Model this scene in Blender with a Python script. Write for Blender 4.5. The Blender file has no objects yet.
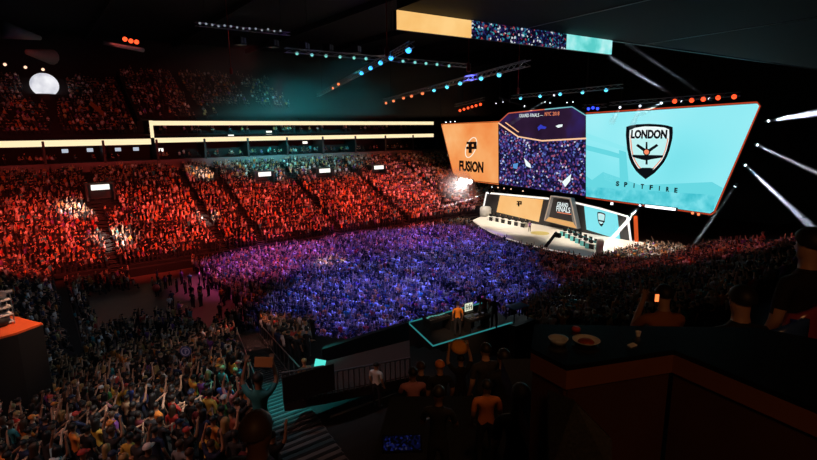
import bpy, bmesh, math, random
import numpy as np
from mathutils import Vector, Matrix
random.seed(7); np.random.seed(7)
SC = bpy.context.scene
COL = SC.collection
# ------------------------------------------------------------------ camera
F = 500.0; CX, CY = 408.5, 230.0
PITCH = math.atan(100/500.0)
CAMZ = 18.0
FW = Vector((.6, .8, 0)); RT = Vector((.8, -.6, 0)); UP = Vector((0, 0, 1))
CAM = Vector((0, 0, CAMZ))
cd = bpy.data.cameras.new('camera'); cam = bpy.data.objects.new('camera', cd); COL.objects.link(cam)
cam.location = CAM
_f = FW*math.cos(PITCH) - UP*math.sin(PITCH)
ROLL = math.radians(.55); CR, SR = math.cos(ROLL), math.sin(ROLL)
_up = FW*math.sin(PITCH)+UP*math.cos(PITCH)
_ix = RT*CR-_up*SR; _iy = RT*SR+_up*CR
cam.rotation_euler = Matrix((_ix, _iy, -_f)).transposed().to_euler()
cd.sensor_width = 36; cd.lens = F/817*36; cd.clip_start = .05; cd.clip_end = 600
SC.camera = cam
def ray(px, py):
    ix = (px-CX)/F; iy = (py-CY)/F
    cx = ix*CR-iy*SR; cy = ix*SR+iy*CR
    return FW*(math.cos(PITCH)-cy*math.sin(PITCH)) + RT*cx + UP*(-math.sin(PITCH)-cy*math.cos(PITCH))
def WX(px, py, x): d = ray(px, py); return CAM + d*(x/d.x)
def WY(px, py, y): d = ray(px, py); return CAM + d*(y/d.y)
def WZ(px, py, z): d = ray(px, py); return CAM + d*((z-CAMZ)/d.z)
def WD(px, py, D): d = ray(px, py); return CAM + d*(D/d.dot(FW))
def proj(p):
    q = Vector(p)-CAM
    z = q.dot(_f)
    if z < .05: return (-9999, -9999, z)
    return (CX+F*q.dot(_ix)/z, CY-F*q.dot(_iy)/z, z)
def lin(c):
    c = c/255.0
    return c/12.92 if c <= .04045 else ((c+.055)/1.055)**2.4
def rgb(r, g, b): return (lin(r), lin(g), lin(b), 1)
# ------------------------------------------------------------------ materials
def mat(name, col, rough=.6, metal=0, noise=0, nscale=6, spec=.4):
    m = bpy.data.materials.new(name); m.use_nodes = True
    nt = m.node_tree; b = nt.nodes['Principled BSDF']
    b.inputs['Roughness'].default_value = rough; b.inputs['Metallic'].default_value = metal
    b.inputs['Specular IOR Level'].default_value = spec
    b.inputs['Base Color'].default_value = col
    if noise:
        tc = nt.nodes.new('ShaderNodeTexCoord'); n = nt.nodes.new('ShaderNodeTexNoise'); n.inputs['Scale'].default_value = nscale
        n.inputs['Detail'].default_value = 4
        mx = nt.nodes.new('ShaderNodeMix'); mx.data_type = 'RGBA'
        mx.inputs[6].default_value = tuple(c*(1-noise) for c in col[:3])+(1,)
        mx.inputs[7].default_value = tuple(min(1, c*(1+noise)) for c in col[:3])+(1,)
        nt.links.new(tc.outputs['Object'], n.inputs['Vector']); nt.links.new(n.outputs['Fac'], mx.inputs[0])
        nt.links.new(mx.outputs[2], b.inputs['Base Color'])
    return m
def emit(name, col, strength=1.0):
    m = bpy.data.materials.new(name); m.use_nodes = True
    nt = m.node_tree; nt.nodes.clear()
    o = nt.nodes.new('ShaderNodeOutputMaterial'); e = nt.nodes.new('ShaderNodeEmission')
    e.inputs[0].default_value = col; e.inputs[1].default_value = strength
    nt.links.new(e.outputs[0], o.inputs[0])
    return m
def emit_noise(name, stops, scale, strength=1, detail=3, stretch=(1, 1, 1)):
    """a screen picture made of soft clouds"""
    m = emit(name, (1, 1, 1, 1), strength); nt = m.node_tree
    e = [n for n in nt.nodes if n.type == 'EMISSION'][0]
    tc = nt.nodes.new('ShaderNodeTexCoord'); mp = nt.nodes.new('ShaderNodeMapping'); mp.inputs['Scale'].default_value = stretch
    n = nt.nodes.new('ShaderNodeTexNoise'); n.inputs['Scale'].default_value = scale; n.inputs['Detail'].default_value = detail
    r = nt.nodes.new('ShaderNodeValToRGB')
    r.color_ramp.elements[0].position = stops[0][0]; r.color_ramp.elements[0].color = stops[0][1]
    r.color_ramp.elements[1].position = stops[-1][0]; r.color_ramp.elements[1].color = stops[-1][1]
    for p, c in stops[1:-1]:
        el = r.color_ramp.elements.new(p); el.color = c
    L = nt.links.new
    L(tc.outputs['Object'], mp.inputs[0]); L(mp.outputs[0], n.inputs['Vector']); L(n.outputs['Fac'], r.inputs[0]); L(r.outputs[0], e.inputs[0])
    return m
def emit_cells(name, stops, scale, strength=1, constant=True):
    """a screen picture of a crowd: small random cells of colour"""
    m = emit(name, (1, 1, 1, 1), strength); nt = m.node_tree
    e = [n for n in nt.nodes if n.type == 'EMISSION'][0]
    tc = nt.nodes.new('ShaderNodeTexCoord'); v = nt.nodes.new('ShaderNodeTexVoronoi'); v.inputs['Scale'].default_value = scale
    sp = nt.nodes.new('ShaderNodeSeparateColor'); r = nt.nodes.new('ShaderNodeValToRGB')
    if constant: r.color_ramp.interpolation = 'CONSTANT'
    r.color_ramp.elements[0].position = stops[0][0]; r.color_ramp.elements[0].color = stops[0][1]
    r.color_ramp.elements[1].position = stops[-1][0]; r.color_ramp.elements[1].color = stops[-1][1]
    for p, c in stops[1:-1]:
        el = r.color_ramp.elements.new(p); el.color = c
    L = nt.links.new
    L(tc.outputs['Object'], v.inputs['Vector']); L(v.outputs['Color'], sp.inputs[0]); L(sp.outputs[0], r.inputs[0]); L(r.outputs[0], e.inputs[0])
    return m
M = {}
M['concrete'] = mat('dark_concrete', (.011, .01, .0105, 1), .8, noise=.35, nscale=.8)
M['floor'] = mat('floor_boards', (.1, .06, .05, 1), .5, noise=.3, nscale=1.2)
M['step'] = mat('step_concrete', (.09, .09, .095, 1), .8, noise=.3, nscale=2)
M['black'] = mat('matt_black', (.008, .008, .009, 1), .7)
M['blackgloss'] = mat('black_laminate', (.006, .006, .007, 1), .25)
M['far_step'] = mat('far_step', (.02, .018, .018, 1), .8)
M['ceil'] = mat('ceiling_black', (.006, .006, .006, 1), .9, noise=.4, nscale=.4)
M['soffit'] = mat('soffit_grey', (.006, .0056, .005, 1), .8, noise=.25, nscale=.5)
M['metal'] = mat('dark_metal', (.05, .05, .055, 1), .45, .7)
M['alu'] = mat('truss_aluminium', (.35, .36, .38, 1), .4, .8)
M['rail'] = mat('rail_steel', (.12, .12, .13, 1), .4, .6)
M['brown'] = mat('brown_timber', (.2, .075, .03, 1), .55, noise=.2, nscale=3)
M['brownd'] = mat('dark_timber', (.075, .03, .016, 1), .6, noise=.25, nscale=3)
M['white'] = mat('white_paint', (.75, .74, .72, 1), .5)
M['deck'] = mat('stage_deck_white', (.8, .76, .7, 1), .45, noise=.05, nscale=.6)
M['grey'] = mat('grey_paint', (.22, .22, .23, 1), .6, noise=.2, nscale=2)
M['darkpanel'] = mat('dark_panel', (.03, .03, .032, 1), .5)
M['glass'] = mat('clear_plastic', (.5, .55, .6, 1), .2, spec=.8)
M['orange_top'] = mat('orange_carpet', (.75, .12, .03, 1), .8, noise=.1, nscale=6)
M['card'] = mat('cardboard', (.55, .26, .1, 1), .8)
M['paper'] = mat('white_paper', (.8, .8, .82, 1), .7)
# ------------------------------------------------------------------ mesh helpers
def obj(name, bm, m, parent=None):
    me = bpy.data.meshes.new(name)
    bm.normal_update(); bm.to_mesh(me); bm.free()
    for x in (m if isinstance(m, (list, tuple)) else [m]): me.materials.append(x)
    o = bpy.data.objects.new(name, me); COL.objects.link(o)
    if parent is not None: o.parent = parent; o.matrix_parent_inverse = Matrix()
    return o
def tag(o, label, cat, group=None, kind=None):
    if label: o['label'] = label
    if cat: o['category'] = cat
    if group: o['group'] = group
    if kind: o['kind'] = kind
    return o
def thing(name, label, cat, loc=(0, 0, 0), rot=(0, 0, 0), group=None):
    o = bpy.data.objects.new(name, None); COL.objects.link(o); o.empty_display_size = .2
    o.location = loc; o.rotation_euler = rot
    return tag(o, label, cat, group)
def struct(o): o['kind'] = 'structure'; return o
def box(bm, c, s, rot=None, mi=0):
    c = Vector(c); h = Vector(s)*.5; vs = []
    for sx in (-1, 1):
        for sy in (-1, 1):
            for sz in (-1, 1):
                v = Vector((sx*h.x, sy*h.y, sz*h.z))
                if rot is not None: v = rot @ v
                vs.append(bm.verts.new(c+v))
    for f in ((0, 1, 3, 2), (4, 6, 7, 5), (0, 4, 5, 1), (2, 3, 7, 6), (0, 2, 6, 4), (1, 5, 7, 3)):
        fc = bm.faces.new([vs[i] for i in f]); fc.material_index = mi
    return bm
def tube(bm, pts, r, n=6, mi=0, caps=True):
    pts = [Vector(p) for p in pts]; rs = r if isinstance(r, (list, tuple)) else [r]*len(pts)
    rings = []
    for i, p in enumerate(pts):
        d = (pts[min(i+1, len(pts)-1)]-pts[max(i-1, 0)]).normalized()
        a = d.orthogonal().normalized() if i == 0 else (pa - d*pa.dot(d)).normalized()
        pa = a; b = d.cross(a)
        rings.append([bm.verts.new(p+(a*math.cos(t)+b*math.sin(t))*rs[i]) for t in [2*math.pi*k/n for k in range(n)]])
    for i in range(len(rings)-1):
        for k in range(n):
            f = bm.faces.new((rings[i][k], rings[i][(k+1) % n], rings[i+1][(k+1) % n], rings[i+1][k])); f.material_index = mi
    if caps:
        f = bm.faces.new(rings[0][::-1]); f.material_index = mi
        f = bm.faces.new(rings[-1]); f.material_index = mi
    return bm
def lathe(bm, prof, n=12, c=(0, 0, 0), axis=None, mi=0):
    """prof: (radius, height) pairs round the z axis (or a given rotation)"""
    c = Vector(c); rings = []
    for r, h in prof:
        ring = []
        for k in range(n):
            t = 2*math.pi*k/n; v = Vector((max(r, 1e-4)*math.cos(t), max(r, 1e-4)*math.sin(t), h))
            if axis is not None: v = axis @ v
            ring.append(bm.verts.new(c+v))
        rings.append(ring)
    for i in range(len(rings)-1):
        for k in range(n):
            f = bm.faces.new((rings[i][k], rings[i][(k+1) % n], rings[i+1][(k+1) % n], rings[i+1][k])); f.material_index = mi
    f = bm.faces.new(rings[0][::-1]); f.material_index = mi
    f = bm.faces.new(rings[-1]); f.material_index = mi
    return bm
def slab(bm, pts, off, mi=0):
    """polygon pts pushed along off: a closed prism"""
    off = Vector(off)
    a = [bm.verts.new(Vector(p)) for p in pts]; b = [bm.verts.new(Vector(p)+off) for p in pts]
    n = len(a)
    fs = [bm.faces.new(a), bm.faces.new(b[::-1])]
    for i in range(n): fs.append(bm.faces.new((a[(i+1) % n], a[i], b[i], b[(i+1) % n])))
    for f in fs: f.material_index = mi
    return bm
def fixnorm(o):
    bm = bmesh.new(); bm.from_mesh(o.data); bmesh.ops.recalc_face_normals(bm, faces=bm.faces); bm.to_mesh(o.data); bm.free(); return o
def smooth(o):
    o.data.polygons.foreach_set('use_smooth', [True]*len(o.data.polygons)); return o
def BM(): return bmesh.new()
def dup(root, loc=None, rot=None, label=None, group=None):
    r = root.copy(); COL.objects.link(r)
    if loc is not None: r.location = loc
    if rot is not None: r.rotation_euler = rot
    if label: r['label'] = label
    if group: r['group'] = group
    for ch in list(root.children):
        c = ch.copy(); COL.objects.link(c); c.parent = r
        for g in list(ch.children):
            d = g.copy(); COL.objects.link(d); d.parent = c
    return r
ORD = ['', 'first', 'second', 'third', 'fourth', 'fifth', 'sixth', 'seventh', 'eighth', 'ninth', 'tenth', 'eleventh', 'twelfth',
       'thirteenth', 'fourteenth', 'fifteenth', 'sixteenth', 'seventeenth', 'eighteenth', 'nineteenth', 'twentieth']
def ordn(k):
    if k <= 20: return ORD[k]
    tens = ['', '', 'twenty', 'thirty', 'forty', 'fifty', 'sixty', 'seventy', 'eighty', 'ninety'][k//10]
    return tens.replace('ty', 'tieth') if k % 10 == 0 else tens+'-'+ORD[k % 10]
# text on a wall facing -x (reads along -y)
WALLROT = Matrix(((0, 0, -1), (-1, 0, 0), (0, 1, 0)))
def text_mesh(name, body, m, parent, org, ux, uy, w, h, depth=.03, bold=.012, spacing=1.0):
    """flat raised letters filling a w x h box whose lower left corner is org"""
    cu = bpy.data.curves.new(name, 'FONT'); cu.body = body; cu.size = 1; cu.extrude = 0; cu.offset = bold; cu.space_character = spacing
    cu.resolution_u = 3
    t = bpy.data.objects.new(name, cu); COL.objects.link(t)
    dg = bpy.context.evaluated_depsgraph_get()
    me = bpy.data.meshes.new_from_object(t.evaluated_get(dg))
    bpy.data.objects.remove(t); bpy.data.curves.remove(cu)
    n = len(me.vertices); co = np.zeros(n*3); me.vertices.foreach_get('co', co); co = co.reshape(-1, 3)
    mn = co.min(0); mx = co.max(0); sx = w/(mx[0]-mn[0]); sy = h/(mx[1]-mn[1])
    org = np.array(org); ux = np.array(ux); uy = np.array(uy)
    out = org + np.outer((co[:, 0]-mn[0])*sx, ux) + np.outer((co[:, 1]-mn[1])*sy, uy)
    me.vertices.foreach_set('co', out.ravel()); me.materials.clear(); me.materials.append(m); me.update()
    o = bpy.data.objects.new(name, me); COL.objects.link(o)
    if parent is not None: o.parent = parent
    bm = bmesh.new(); bm.from_mesh(me)
    nv = Vector(np.cross(ux, uy)).normalized()
    r = bmesh.ops.extrude_face_region(bm, geom=bm.faces[:])
    bmesh.ops.translate(bm, vec=nv*depth, verts=[v for v in r['geom'] if isinstance(v, bmesh.types.BMVert)])
    bmesh.ops.recalc_face_normals(bm, faces=bm.faces)
    bm.to_mesh(me); bm.free()
    return o
def wall_text(name, body, m, parent, l, r, x, bold=.012, spacing=1.0):
    """l = (px,py) lower left, r = (px,py) upper right in the photograph's frame, on the plane x"""
    a = WX(l[0], l[1], x); b = WX(r[0], r[1], x)
    return text_mesh(name, body, m, parent, a, (0, -1, 0), (0, 0, 1), a.y-b.y, b.z-a.z, bold=bold, spacing=spacing)
def wall_poly(name, pts, m, parent, x, t=.05):
    bm = BM(); slab(bm, [WX(px, py, x) for px, py in pts], (t, 0, 0))
    return fixnorm(obj(name, bm, m, parent))
def wall_strip(name, pts, m, parent, x, r=.12):
    bm = BM(); tube(bm, [WX(px, py, x) for px, py in pts], r, 6)
    return obj(name, bm, m, parent)
# ------------------------------------------------------------------ people
def skeleton(pose, wide=1.0, hands=True):
    """joints (x, y forward, z), radii, parent, region: 0 skin 1 top 2 trousers 3 shoes"""
    J = {}; order = []
    def j(n, p, r, par, reg): J[n] = (Vector(p), r, par, reg); order.append(n)
    w = wide
    sit = pose.startswith('sit')
    dz = -.43 if sit else 0
    lean = .06 if pose in ('lean', 'phone') else 0
    j('pelvis', (0, 0, .96+dz), (.155*w, .115*w), None, 2)
    j('waist', (0, .01+lean*.3, 1.1+dz), (.14*w, .105*w), 'pelvis', 1)
    j('chest', (0, .0+lean, 1.3+dz), (.175*w, .12*w), 'waist', 1)
    j('nape', (0, -.01+lean, 1.46+dz), (.085, .07), 'chest', 1)
    j('neck', (0, .0+lean, 1.52+dz), (.055, .058), 'nape', 0)
    j('skull', (0, .02+lean*1.3, 1.62+dz), (.078, .095), 'neck', 0)
    j('crown', (0, .01+lean*1.3, 1.71+dz), (.066, .082), 'skull', 0)
    for s, L in ((-1, 'l'), (1, 'r')):
        if sit:
            j('hip'+L, (s*.1, .06, .5), (.088*w, .085*w), 'pelvis', 2)
            j('knee'+L, (s*.13, .43, .5), (.062, .065), 'hip'+L, 2)
            j('ankle'+L, (s*.12, .42, .09), (.043, .048), 'knee'+L, 2)
            j('toe'+L, (s*.13, .58, .045), (.045, .035), 'ankle'+L, 3)
        else:
            j('hip'+L, (s*.1*w, 0, .86), (.09*w, .092*w), 'pelvis', 2)
            j('knee'+L, (s*.115, .02, .49), (.06, .064), 'hip'+L, 2)
            j('ankle'+L, (s*.12, -.02, .09), (.043, .048), 'knee'+L, 2)
            j('toe'+L, (s*.14, .15, .045), (.045, .035), 'ankle'+L, 3)
        sh = Vector((s*.195*w, -.01+lean, 1.41+dz))
        P = {'stand': ((.25, -.03, 1.13), (.24, .09, .9)), 'cheer': ((.34, .06, 1.62), (.27, .1, 1.9)),
             'clap': ((.26, .12, 1.17), (.06, .34, 1.27)), 'lean': ((.26, .05, 1.14), (.2, .28, 1.05)),
             'wave': ((.25, -.03, 1.13), (.24, .09, .9)) if s < 0 else ((.33, .05, 1.6), (.3, .14, 1.88)),
             'phone': ((.26, .14, 1.22), (.07, .36, 1.46)), 'sign': ((.3, .12, 1.55), (.24, .2, 1.84)),
             'sit': ((.25, .03, 1.13), (.17, .27, 1.03)), 'sitclap': ((.25, .12, 1.17), (.05, .3, 1.22)),
             'sitcheer': ((.33, .06, 1.6), (.28, .1, 1.88)),
             'hips': ((.36, -.06, 1.14), (.2, .05, 1.0))}[pose]
        el = Vector((s*P[0][0], P[0][1]+lean, P[0][2]+dz)); wr = Vector((s*P[1][0], P[1][1]+lean, P[1][2]+dz))
        j('shoulder'+L, sh, (.068*w, .066*w), 'chest', 1)
        j('elbow'+L, el, (.047, .047), 'shoulder'+L, 1)
        d = (wr-el).normalized()
        j('wrist'+L, wr, (.03, .03), 'elbow'+L, 0)
        palm = wr+d*.075
        j('palm'+L, palm, (.042, .022), 'wrist'+L, 0)
        if hands:
            a = Vector((1, 0, 0)) - d*d.x
            a = a.normalized() if a.length > .2 else Vector((0, 1, 0))
            c = d.cross(a)
            for k, (off, ln) in enumerate(((-.03, .066), (-.01, .08), (.011, .076), (.031, .06))):
                j('f%d%s' % (k, L), palm+d*.05+a*off, (.0095, .0095), 'palm'+L, 0)
                j('g%d%s' % (k, L), palm+d*(.05+ln*.75)+a*off*1.25+c*.02, (.0075, .0075), 'f%d%s' % (k, L), 0)
            j('t0'+L, palm-d*.01-a*s*.05, (.011, .011), 'palm'+L, 0)
            j('t1'+L, palm+d*.03-a*s*.072+c*.01, (.0085, .0085), 't0'+L, 0)
    if hands:
        hd = J['skull'][0]
        j('nose', hd+Vector((0, .105, .0)), (.011, .014), 'skull', 0)
        j('earl', hd+Vector((-.088, -.005, .005)), (.012, .022), 'skull', 0)
        j('earr', hd+Vector((.088, -.005, .005)), (.012, .022), 'skull', 0)
    return J, order
def body_mesh(pose, wide=1.0, sub=0, hands=False):
    J, order = skeleton(pose, wide, hands)
    idx = {n: i for i, n in enumerate(order)}
    me = bpy.data.meshes.new('body')
    me.from_pydata([J[n][0] for n in order], [(idx[J[n][2]], idx[n]) for n in order if J[n][2]], [])
    o = bpy.data.objects.new('body', me); COL.objects.link(o)
    md = o.modifiers.new('s', 'SKIN'); md.use_smooth_shade = True; md.branch_smoothing = .4
    for i, n in enumerate(order):
        sv = me.skin_vertices[0].data[i]; sv.radius = J[n][1]; sv.use_root = (n == 'pelvis')
    if sub:
        sd = o.modifiers.new('d', 'SUBSURF'); sd.levels = sub; sd.render_levels = sub
    dg = bpy.context.evaluated_depsgraph_get()
    m2 = bpy.data.meshes.new_from_object(o.evaluated_get(dg))
    bpy.data.objects.remove(o); bpy.data.meshes.remove(me)
    # regions by nearest bone
    nv = len(m2.vertices); co = np.zeros(nv*3); m2.vertices.foreach_get('co', co); co = co.reshape(-1, 3)
    cen = np.array([co[list(p.vertices)].mean(0) for p in m2.polygons])
    best = np.full(len(cen), 9.0); regs = np.zeros(len(cen), int)
    for n in order:
        par, reg = J[n][2], J[n][3]
        if not par: continue
        a = np.array(J[par][0]); ab = np.array(J[n][0])-a
        t = np.clip((cen-a) @ ab/max(ab @ ab, 1e-9), 0, 1)
        rad = np.mean(J[par][1])*(1-t)+np.mean(J[n][1])*t
        d = np.linalg.norm(cen-(a+np.outer(t, ab)), axis=1)/np.maximum(rad, .02)
        rg = np.full(len(cen), reg)
        if n.startswith('wrist'): rg = np.zeros(len(cen), int)
        elif n.startswith('elbow'): rg = np.where(t < .78, 1, 0)           # short sleeves
        elif n.startswith('ankle'): rg = np.where(t < .92, 2, 3)
        elif n == 'waist': rg = np.where(t > .05, 1, 2)
        elif n == 'neck': rg = np.where(t > .25, 0, 1)
        u = d < best; best[u] = d[u]; regs[u] = rg[u]
    return m2, regs, J
# materials for single people: the top takes the object colour, skin varies from person to person
def person_mats():
    def base(name): 
        m = bpy.data.materials.new(name); m.use_nodes = True; return m, m.node_tree, m.node_tree.nodes['Principled BSDF']
    sk, nt, b = base('skin'); oi = nt.nodes.new('ShaderNodeObjectInfo'); r = nt.nodes.new('ShaderNodeValToRGB')
    r.color_ramp.elements[0].color = (.62, .36, .24, 1); r.color_ramp.elements[1].color = (.12, .055, .03, 1)
    e = r.color_ramp.elements.new(.55); e.color = (.5, .27, .17, 1)
    nt.links.new(oi.outputs['Random'], r.inputs[0]); nt.links.new(r.outputs[0], b.inputs['Base Color']); b.inputs['Roughness'].default_value = .5
    tp, nt, b = base('top_cloth'); oi = nt.nodes.new('ShaderNodeObjectInfo'); nt.links.new(oi.outputs['Color'], b.inputs['Base Color']); b.inputs['Roughness'].default_value = .85
    hr, nt, b = base('hair_strands'); oi = nt.nodes.new('ShaderNodeObjectInfo'); nt.links.new(oi.outputs['Color'], b.inputs['Base Color']); b.inputs['Roughness'].default_value = .55
    tr = mat('trouser_cloth', (.02, .022, .03, 1), .9); sh = mat('shoe_leather', (.015, .013, .012, 1), .6); ey = mat('eye', (.03, .02, .02, 1), .2)
    return [sk, tp, tr, sh, ey], hr
PM, HAIRM = person_mats()
def near_body(pose, wide):
    me, regs, J = body_mesh(pose, wide, sub=1, hands=True)
    me.materials.clear()
    for m in PM: me.materials.append(m)
    bm = bmesh.new(); bm.from_mesh(me)
    bm.faces.ensure_lookup_table()
    for f, r in zip(bm.faces, regs): f.material_index = int(r); f.smooth = True
    hd = J['skull'][0]
    # taper the jaw, set the eyes
    for s in (-1, 1):
        lathe(bm, [(.001, -.012), (.009, -.008), (.012, 0), (.009, .008), (.001, .012)], 6, hd+Vector((s*.032, .082, .022)), mi=4)
    bm.to_mesh(me); bm.free()
    me.name = 'person_'+pose
    return me, J
def hair_mesh(J, style):
    hd = J['skull'][0]; c = hd+Vector((0, -.016, .055)); bm = BM()
    rx, ry, rz = .098, .116, .108
    n = 12; rings = []
    top = 8
    low = {'short': 1.75, 'long': 2.25, 'bun': 1.85, 'cap': 1.5, 'bald': 1.7}[style]
    for i in range(top+1):
        ph = .06+ (low-.06)*i/top
        ring = []
        for k in range(n):
            t = 2*math.pi*k/n
            back = max(0, -math.sin(t)); front = max(0, math.sin(t))
            p2 = ph*(1-(.42 if style != 'long' else .55)*front) if style != 'cap' else ph
            x = rx*math.sin(min(p2, 1.75))*math.cos(t); y = ry*math.sin(min(p2, 1.75))*math.sin(t); z = rz*math.cos(p2)
            if style == 'long' and ph > 1.5: z -= (ph-1.5)*.26*(back+.8*max(0, 1-front*1.6-back)); y -= (ph-1.5)*.03*back
            ring.append(bm.verts.new(c+Vector((x, y, z))))
        rings.append(ring)
    for i in range(top):
        for k in range(n):
            bm.faces.new((rings[i+1][k], rings[i+1][(k+1) % n], rings[i][(k+1) % n], rings[i][k]))
    bm.faces.new(rings[0])
    if style == 'bun': lathe(bm, [(.005, -.045), (.035, -.03), (.045, 0), (.035, .03), (.005, .045)], 8, c+Vector((0, -.12, .06)))
    if style == 'cap':
        a = [bm.verts.new(c+Vector((.085*math.cos(t), ry*.8*math.sin(t)+(.1 if 0 < t < 3.1 else .02)*math.sin(t), .012))) for t in [math.pi*k/8 for k in range(9)]]
        b = [bm.verts.new(v.co-Vector((0, 0, .012))) for v in a]
        bm.faces.new(a); bm.faces.new(b[::-1])
        for k in range(8): bm.faces.new((a[k+1], a[k], b[k], b[k+1]))
    for f in bm.faces: f.smooth = True
    me = bpy.data.meshes.new('hair_'+style); bm.to_mesh(me); bm.free(); me.materials.append(HAIRM)
    return me
POSES = ['stand', 'cheer', 'clap', 'lean', 'wave', 'phone', 'hips', 'sit', 'sitclap', 'sign', 'sitcheer']
NEAR = {}; HAIR = {}
for p in POSES:
    for w in ((.94, 1.08) if p not in ('sign', 'phone', 'sitcheer') else (1.0,)):
        NEAR[(p, w)] = near_body(p, w)
    for st in ('short', 'long', 'bun', 'cap'):
        HAIR[(p, st)] = hair_mesh(NEAR[[k for k in NEAR if k[0] == p][0]][1], st)
def widths(p): return [k[1] for k in NEAR if k[0] == p]
TOPS = {'black': (.012, .012, .014), 'charcoal': (.04, .04, .045), 'navy': (.012, .02, .06), 'maroon': (.13, .02, .03), 'white': (.75, .75, .75),
        'grey': (.22, .22, .23), 'teal': (.03, .22, .25), 'green': (.05, .22, .07), 'orange': (.8, .25, .04), 'yellow': (.75, .5, .08),
        'blue': (.05, .12, .5), 'red': (.5, .04, .03), 'purple': (.2, .06, .3), 'tan': (.4, .27, .16), 'pink': (.65, .28, .32)}
HAIRC = {'dark': (.012, .009, .008), 'brown': (.06, .03, .015), 'fair': (.4, .26, .1), 'grey': (.3, .3, .3)}
POSEW = {'stand': 'arms down', 'cheer': 'both arms raised', 'clap': 'clapping', 'lean': 'leaning forward', 'wave': 'one arm raised', 'phone': 'hands at face',
         'hips': 'hands on hips', 'sit': 'seated', 'sitclap': 'seated and clapping', 'sign': 'arms held overhead', 'sitcheer': 'seated with arms raised'}
def face_rot(dx, dy): return math.atan2(-dx, dy)
def person(loc, face, pose, top, hairc, style, label, group=None, scale=1.0, wide=None, topcol=None, haircol=None, name='person'):
    w = wide or random.choice(widths(pose))
    o = bpy.data.objects.new(name, NEAR[(pose, w)][0]); COL.objects.link(o)
    o.location = loc; o.rotation_euler = (0, 0, face); o.scale = (scale,)*3
    o.color = tuple(topcol or TOPS[top])+(1,)
    tag(o, label, 'person', group)
    h = bpy.data.objects.new('cap' if style == 'cap' else 'hair', HAIR[(pose, style)]); COL.objects.link(h); h.parent = o
    h.color = tuple(haircol or (HAIRC[hairc] if style != 'cap' else TOPS[hairc]))+(1,)
    return o
# ------------------------------------------------------------------ the mass audience: one mesh of everyone too far off to count
LOW = []
for p in ('stand', 'cheer', 'clap', 'wave', 'sit', 'sitclap'):
    me, regs, J = body_mesh(p, 1.02, 0, False)
    hp = np.array(J['skull'][0])
    nv = len(me.vertices); co = np.zeros(nv*3); me.vertices.foreach_get('co', co); co = co.reshape(-1, 3)
    tri = []; tr = []
    for poly, r in zip(me.polygons, regs):
        v = list(poly.vertices); c = co[v].mean(0)
        if r == 0 and abs(c[0]) < .13 and c[2] > hp[2]-.02 and c[2] < hp[2]+.3 and (c[1] < hp[1]+.045 or c[2] > hp[2]+.09): r = 4     # hair
        for k in range(1, len(v)-1): tri.append((v[0], v[k], v[k+1])); tr.append(r)
    LOW.append((co, np.array(tri), np.array(tr))); bpy.data.meshes.remove(me)
def build_mass(name, spots, m):
    """spots: (x, y, z, facing, pose index, scale, top colour, skin colour, hair colour)"""
    V = []; T = []; C = []; base = 0
    for (x, y, z, fa, pi, s, tc, sk, hc) in spots:
        co, tri, tr = LOW[pi]
        c, sn = math.cos(fa), math.sin(fa)
        v = np.empty_like(co)
        v[:, 0] = x+s*(co[:, 0]*c-co[:, 1]*sn); v[:, 1] = y+s*(co[:, 0]*sn+co[:, 1]*c); v[:, 2] = z+s*co[:, 2]
        pal = np.array([sk, tc, (.02, .022, .03), (.015, .013, .012), hc])
        V.append(v); T.append(tri+base); C.append(pal[tr]); base += len(co)
    V = np.concatenate(V).astype(np.float32); T = np.concatenate(T).astype(np.int32); C = np.concatenate(C).astype(np.float32)
    me = bpy.data.meshes.new(name); me.vertices.add(len(V)); me.vertices.foreach_set('co', V.ravel())
    nt = len(T); me.loops.add(nt*3); me.loops.foreach_set('vertex_index', T.ravel())
    me.polygons.add(nt); me.polygons.foreach_set('loop_start', np.arange(0, nt*3, 3, dtype=np.int32))
    me.update()
    at = me.attributes.new('tint', 'FLOAT_VECTOR', 'FACE'); at.data.foreach_set('vector', C.ravel())
    me.materials.append(m); me.validate()
    o = bpy.data.objects.new(name, me); COL.objects.link(o); return o
mm = bpy.data.materials.new('crowd_cloth'); mm.use_nodes = True
_a = mm.node_tree.nodes.new('ShaderNodeAttribute'); _a.attribute_name = 'tint'
mm.node_tree.links.new(_a.outputs['Color'], mm.node_tree.nodes['Principled BSDF'].inputs['Base Color'])
mm.node_tree.nodes['Principled BSDF'].inputs['Roughness'].default_value = .7
#print('low tris', [len(t[1]) for t in LOW], 'near polys', {k: len(v[0].polygons) for k, v in list(NEAR.items())[:3]})
# ------------------------------------------------------------------ the arena shell.  x runs towards the stage, y across the floor away from the camera
YF0, YF1 = 70.0, 96.6          # far lower stand, front and back
XE = 100.0
def rise_far(y): return 1.0+(y-YF0)*.42
def stepped(bm, x0, x1, ys, zs, zb):
    """rows of steps along x: ys[i]..ys[i+1] at height zs[i], down to zb"""
    for i in range(len(zs)):
        y0, y1 = ys[i], ys[i+1]
        box(bm, ((x0+x1)/2, (y0+y1)/2, (zs[i]+zb)/2), (x1-x0, abs(y1-y0), zs[i]-zb))
    return bm
bm = BM(); box(bm, (40, 55, -.1), (140, 160, .2)); struct(obj('floor', bm, M['floor']))
bm = BM(); box(bm, (40, 50, 37.2), (160, 190, .4))
for k in range(9):
    box(bm, (-20+k*16, 55, 36.5), (.5, 140, 1.1))
struct(obj('ceiling', bm, M['ceil']))
bm = BM(); box(bm, (40, 122, 18), (160, .5, 38)); struct(obj('wall_back', bm, M['black']))
bm = BM(); box(bm, (114, 45, 18), (.5, 160, 38)); struct(obj('wall_right', bm, M['black']))
bm = BM(); box(bm, (-34, 45, 18), (.5, 160, 38)); struct(obj('wall_left', bm, M['black']))
bm = BM(); box(bm, (40, -12, 18), (160, .5, 38)); struct(obj('wall_front', bm, M['black']))
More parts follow.
